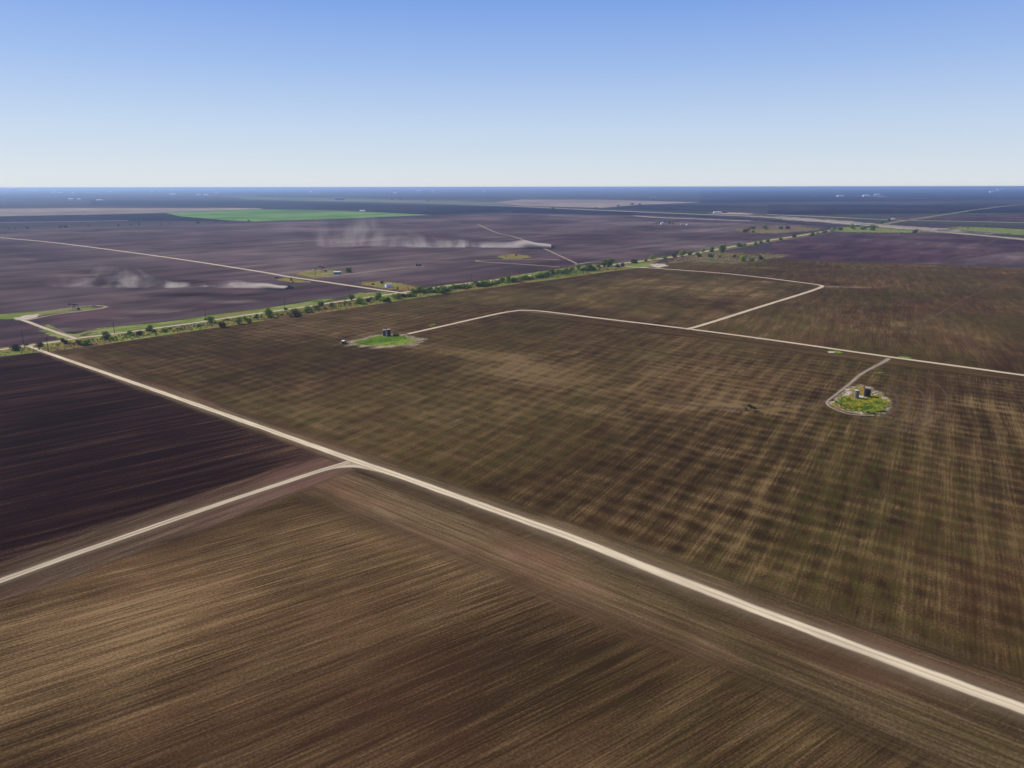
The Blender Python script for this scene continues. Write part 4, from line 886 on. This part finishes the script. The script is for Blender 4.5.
for sx in (-1, 1): m = MB(); m.prism([(sx * L_ / 2, -.2), (sx * (L_ / 2 + 14), -.2), (sx * L_ / 2, 4.0)][::sx], -6, 6); m.build('ramp', m_rust, o)

# ------------------------------------------------------------------ far farmsteads and the town
def far_tree(x, y, wpx, label, k='d', group='far trees', hk=1.1): return bush(x, y, wpx, k, label, group, tree=True, hk=hk)
far_tree(656.5, 224.4, 3.4, 'dark tree at the left end of the farmstead tree row'); far_tree(659.5, 224.4, 4, 'tall dark tree left of the white farmhouse'); far_tree(665, 223.4, 3.2, 'dark tree behind the white farmhouse'); far_tree(669.5, 224.8, 4, 'dark tree right of the white farmhouse'); far_tree(672.5, 225, 3.6, 'dark tree at the right end of the farmstead tree row')
shed(663, 225.2, 14, 10, 5, m_white, m_white, 'white farmhouse between dark trees beyond the middle field', name='farmhouse', rz=VIEW, gable=2, cat='house', win=2)
shed(682, 225.4, 8, 6, 3, m_lid, m_tin, 'small pale outbuilding right of the farmstead trees', rz=VIEW, cat='shed'); shed(687.5, 225.6, 8, 6, 3, m_white, m_lid, 'smallest pale outbuilding, furthest right of the farmstead', rz=VIEW + .4, cat='shed')
def barn(x, y, wpx, hpx, wall, roof, label, dpt=.6, name='barn', cat='barn', gable=.25):
    k = mpp(x, y); wd, h_ = wpx * k, hpx * k; o = shed(x, y, wd * dpt, wd, h_ * (1 - gable), wall, roof, label, name=name, rz=VIEW + math.pi / 2, gable=h_ * gable, cat=cat, win=2, big=True); return o
barn(340, 200.6, 9, 2.6, m_blue, m_blue, 'long blue barn on the far pale green strip, left of centre', dpt=.4); barn(362.5, 212.3, 5, 1.6, m_white, m_white, 'white barn on the upper edge of the green field', dpt=.5)
barn(653, 200.6, 5.5, 2.2, m_blue, m_blue, 'dark blue barn alone far away, right of centre', dpt=.5); barn(717, 214, 7, 1.7, m_lid, m_lid, 'pale pink warehouse beside the highway, right of the farmstead'); barn(724.5, 213.6, 5, 1.8, m_red, m_red, 'dark brown warehouse touching the pale pink one')
barn(893, 219.4, 3, 1.0, m_white, m_white, 'white building at the far road crossing on the right'); barn(877, 195.8, 5, 1.6, m_lid, m_white, 'pale hall at the right end of the distant pale strip')
TOWN = [(11, 189.6, 7, 1.6, 'large white warehouse leftmost in the distant town'), (22, 190.2, 6, 1.2, 'white warehouse, left of three in a row, distant town'), (28.5, 190.4, 5, 1.2, 'white warehouse, middle of three in a row, distant town'), (35, 190.4, 4, 1.1, 'white warehouse, right of three in a row, distant town'),
 (54.5, 192, 3.4, .9, 'pale hall right of the three warehouses, distant town'), (60, 192, 3, .8, 'smaller pale hall next to the pale hall, distant town'), (74, 192.8, 3, .9, 'pale hall left of the yellow clearing, distant town'), (71.5, 199, 3.8, 1.1, 'white barn on dark fields before the town, left of three'),
 (79.5, 199, 3, .9, 'white barn on dark fields before the town, middle of three'), (100, 199.8, 5, .9, 'long white barn on dark fields before the town, right of three'), (94, 188, 5, 1.0, 'pale hall near the skyline above the yellow clearing'), (110, 191.8, 4, .9, 'pale hall right of the yellow clearing, distant town'),
 (152, 191.8, 3, .9, 'pale hall left of the brightest white building, distant town'), (160.5, 190.8, 4.4, 1.3, 'brightest white building in the middle of the distant town'), (166, 190, 3, .9, 'pale hall right behind the brightest white building'), (173.5, 195, 5.4, 1.2, 'white hall in front of the town, below the brightest building'),
 (188, 190, 5, 1.1, 'white hall on the right half of distant town'), (195, 190.2, 3, .9, 'smaller white hall right of the other, right half of town'), (199, 195.3, 3.6, 1.0, 'white shed before the right half of town, left one'), (206, 195.4, 4, .9, 'white shed before the right half of town, right one'),
 (216.5, 193, 3, .8, 'last pale hall at the right end of the distant town'), (311, 193.4, 3, 1.2, 'single white silo building on the skyline left of centre'), (395, 194, 2.5, .8, 'faint pale hall on the skyline, left of the white pair'), (419, 193.2, 4, 1.5, 'white skyline building, left of the central pair'), (432.5, 193, 2.6, 1.4, 'white skyline building, right of the central pair'),
 (484, 193, 2.4, .8, 'faint white skyline hall right of the central pair'), (866, 196.4, 5, .9, 'pale low hall in the middle of the distant pale strip'), (840, 196.6, 5, .7, 'pale low hall at the left end of distant pale strip'), (1000, 190, 5, 1.1, 'faint pale hall on the right skyline'), (992, 191.8, 4, .9, 'faint pale hall below the right skyline')]
for x, y, a, b, lb in TOWN: barn(x, y + .4, a * 1.15, b * 1.7, m_white, m_white, lb, dpt=.7, name='warehouse', cat='building')
k = mpp(1009, 189); p = G(1009, 189); o = empty('water_tower', (p.x, p.y, 0)); tag(o, 'faint water tower breaking the skyline at the far right', 'water tower'); hh = 2.2 * k
m = MB(); m.lathe([(hh * .1, hh * .66), (hh * .28, hh * .72), (hh * .33, hh * .85), (hh * .25, hh * .97), (hh * .02, hh)], 16); m.build('bowl', m_tin, o)
m = MB()
for a in range(6): m.tube((hh * .22 * math.cos(a), hh * .22 * math.sin(a), 0), (hh * .2 * math.cos(a), hh * .2 * math.sin(a), hh * .72), hh * .02, n=6)
m.build('legs', m_tin, o)
for i, (x, y, wx, k, lb) in enumerate([(9.5, 229, 3, 'd', 'leftmost small dark tree on the far left field line'), (15, 229, 4, 'd', 'dark tree, larger of two at the left on the far field line'), (27.5, 228.6, 5, 'd', 'widest dark tree on the far left field line'), (60, 227.6, 5, 'b', 'thin brown scrub tree on the far left field line'),
    (66, 227.4, 5, 'b', 'brown scrub tree right of the thin one, far field line'), (89, 226.6, 4, 'b', 'lone brown scrub tree mid way on far field line'), (118.5, 226.2, 4, 'd', 'grey green tree on the far field line below the tan strip'), (130, 225.4, 4, 'p', 'yellowish tree on the far field line'), (138.5, 225.2, 4, 'd', 'dark tree right of the yellowish tree, far field line'),
    (161, 225, 3.6, 'd', 'dark tree alone left of the brown mound, far field line'), (170, 224.6, 3, 'b', 'small brown tree left of the brown mound'), (198, 224, 5, 'b', 'brown mound like tree below the green field left tip'), (215, 222.8, 4, 'd', 'dark tree below the green field lower edge, left'), (226, 222.6, 4, 'd', 'dark tree below the green field lower edge, middle'), (249, 222.2, 4, 'd', 'dark tree below the green field lower edge, right'),
    (425.5, 216, 3, 'd', 'dark tree at the right tip of the green field'), (392, 201.4, 4, 'd', 'dark tree on the far pale strip, left of centre'), (400, 201.6, 4, 'd', 'dark tree right of the other on the far pale strip'), (428, 202.8, 3, 'd', 'dark tree where far pale strip meets highway'),
    (596, 210, 3.4, 'd', 'small dark tree on the highway left of the farmstead'), (618, 208, 4, 'd', 'dark tree above the highway, left of three'), (632, 206.6, 5, 'd', 'dark tree above the highway, middle of three'), (640, 206.6, 4, 'd', 'dark tree above the highway, right of three'), (648, 201, 3, 'd', 'dark tree left of the dark blue barn'),
    (553, 210.6, 4, 'd', 'dark tree below the highway, central'), (737, 214.4, 3, 'd', 'small tree right of the dark brown warehouse'), (683, 194.8, 3, 'd', 'lone tree far away above the dark blue barn')]):
    far_tree(x, y - .6, wx * 1.2, lb, k, hk=.62)
# mass of trees and roofs-hiding crowns of the town, nobody could count them
r = random.Random(8); mb = MB()
def clump(x, y, s):
    p = G(x, y)
    for _ in range(9):
        c = p + Vector((r.uniform(-s, s), r.uniform(-s, s), r.uniform(.1, .55) * s)); q = Vector((r.gauss(0, 1), r.gauss(0, 1), r.gauss(0, 1))).normalized(); e = q.orthogonal().normalized(); f = q.cross(e)
        k = s * .5; mb.add([c + q * k, c - q * k, c + e * k, c - e * k, c + f * k, c - f * k], [(0, 2, 4), (2, 1, 4), (1, 3, 4), (3, 0, 4), (2, 0, 5), (1, 2, 5), (3, 1, 5), (0, 3, 5)])
for _ in range(700): clump(r.uniform(-30, 250), r.triangular(187.8, 196, 190), r.uniform(7, 13))
for _ in range(260): clump(r.uniform(220, 640), r.uniform(190.2, 196), r.uniform(6, 11))
for _ in range(200): clump(r.uniform(640, 1050), r.uniform(190.2, 197), r.uniform(6, 11))
tag(mb.build('woodland', ML['d']), 'dark tree mass around the distant town and along the horizon', 'woodland', kind='stuff')

# ------------------------------------------------------------------ dust behind the tractors
def dust_mat(name, dens, scl, aniso=.2, thr=.48):
    nt = NT(name); nt.t.nodes.remove(nt.b); v = nt.n('ShaderNodeVolumePrincipled'); v.inputs['Color'].default_value = (.95, .84, .72, 1); v.inputs['Anisotropy'].default_value = aniso
    tc = nt.n('ShaderNodeTexCoord').outputs['Object']; sp = nt.n('ShaderNodeSeparateXYZ'); nt.l(tc, sp.inputs[0])
    X, Y, Zz = sp.outputs                      # X 0..1 from tractor backwards, Y -1..1, Z 0..1
    pos = nt.n('ShaderNodeNewGeometry').outputs['Position']
    n = nt.noise(nt.scl(pos, *scl), 1, 4, .6, dim='3D', dist=.4)
    prof = nt.math('ADD', .10, nt.math('MULTIPLY', nt.math('POWER', X, .8), .9))         # height grows with age
    n2 = nt.noise(nt.scl(pos, scl[0] * .35, scl[1] * .35, 0), 1, 2, .5, dim='3D', off=5)
    prof = nt.math('MULTIPLY', prof, nt.sstep(n2, .38, .66, .35, 1.0))
    hz = nt.math('SUBTRACT', 1.0, nt.math('DIVIDE', Zz, prof), clamp=True)
    wy = nt.math('SUBTRACT', 1.0, nt.math('POWER', nt.math('ABSOLUTE', Y), 2.0), clamp=True)
    age = nt.math('POWER', nt.math('SUBTRACT', 1.0, X, clamp=True), 1.6)
    d = nt.math('MULTIPLY', nt.math('MULTIPLY', hz, wy), nt.math('MAXIMUM', nt.sstep(n, thr - .05, thr + .2), nt.sstep(X, .30, .06, 0.0, .8)))
    near = nt.sstep(X, .14, .0, 1.0, 9.0)
    d = nt.math('MULTIPLY', nt.math('MULTIPLY', d, age), nt.math('MULTIPLY', near, dens))
    nt.l(d, v.inputs['Density']); nt.l(v.outputs[0], nt.out.inputs['Volume'])
    nt.m.cycles.volume_step_rate = .12
    return nt.m
def plume(a, b, wd, ht, mat, label):
    A, B = G(*a), G(*b); d = B - A; L = d.length; ang = math.atan2(d.y, d.x)
    m = MB(); n = 10; prev = None; vs = []; fs = []
    for i in range(n + 1):
        t = i / n; ww = .35 + .65 * t; hh_ = .12 + .9 * t
        vs += [(t, -ww, 0), (t, ww, 0), (t, ww * .8, hh_), (t, -ww * .8, hh_)]
        if i:
            k = (i - 1) * 4
            for j in range(4): fs.append((k + j, k + 4 + j, k + 4 + (j + 1) % 4, k + (j + 1) % 4))
    fs += [(0, 1, 2, 3), (n * 4 + 3, n * 4 + 2, n * 4 + 1, n * 4)]
    m.add(vs, fs); o = m.build('dust_plume', mat); o.location = (A.x, A.y, .9); o.rotation_euler = (0, 0, ang); o.scale = (L, wd, ht)
    bm = bmesh.new(); bm.from_mesh(o.data); bmesh.ops.recalc_face_normals(bm, faces=bm.faces[:]); bm.to_mesh(o.data); bm.free()
    tag(o, label, 'dust', kind='stuff'); return o
plume((286, 288.9), (30, 287), 16, 34, dust_mat('dust_near', .30, (.03, .03, .05)), 'tan dust trail blowing left behind the tractor on the left mauve field')
plume((551, 248.6), (270, 247), 34, 88, dust_mat('dust_far', .15, (.018, .018, .011), thr=.5), 'white dust trail with tall wisps behind the far centre tractor')

# ------------------------------------------------------------------ haze
hm = bpy.data.materials.new('haze_air'); hm.use_nodes = True; ht = hm.node_tree; ht.nodes.remove(ht.nodes['Principled BSDF'])
hv = ht.nodes.new('ShaderNodeVolumePrincipled'); hv.inputs['Color'].default_value = (.47, .66, 1.0, 1); hv.inputs['Density'].default_value = 1 / 12500; hv.inputs['Anisotropy'].default_value = 0.35
ht.links.new(hv.outputs[0], ht.nodes['Material Output'].inputs['Volume'])
m = MB(); q = RAD + 200; m.box(-q, q, -q, q, -1.0, H + 2); hz = m.build('haze', hm); tag(hz, kind='stuff')
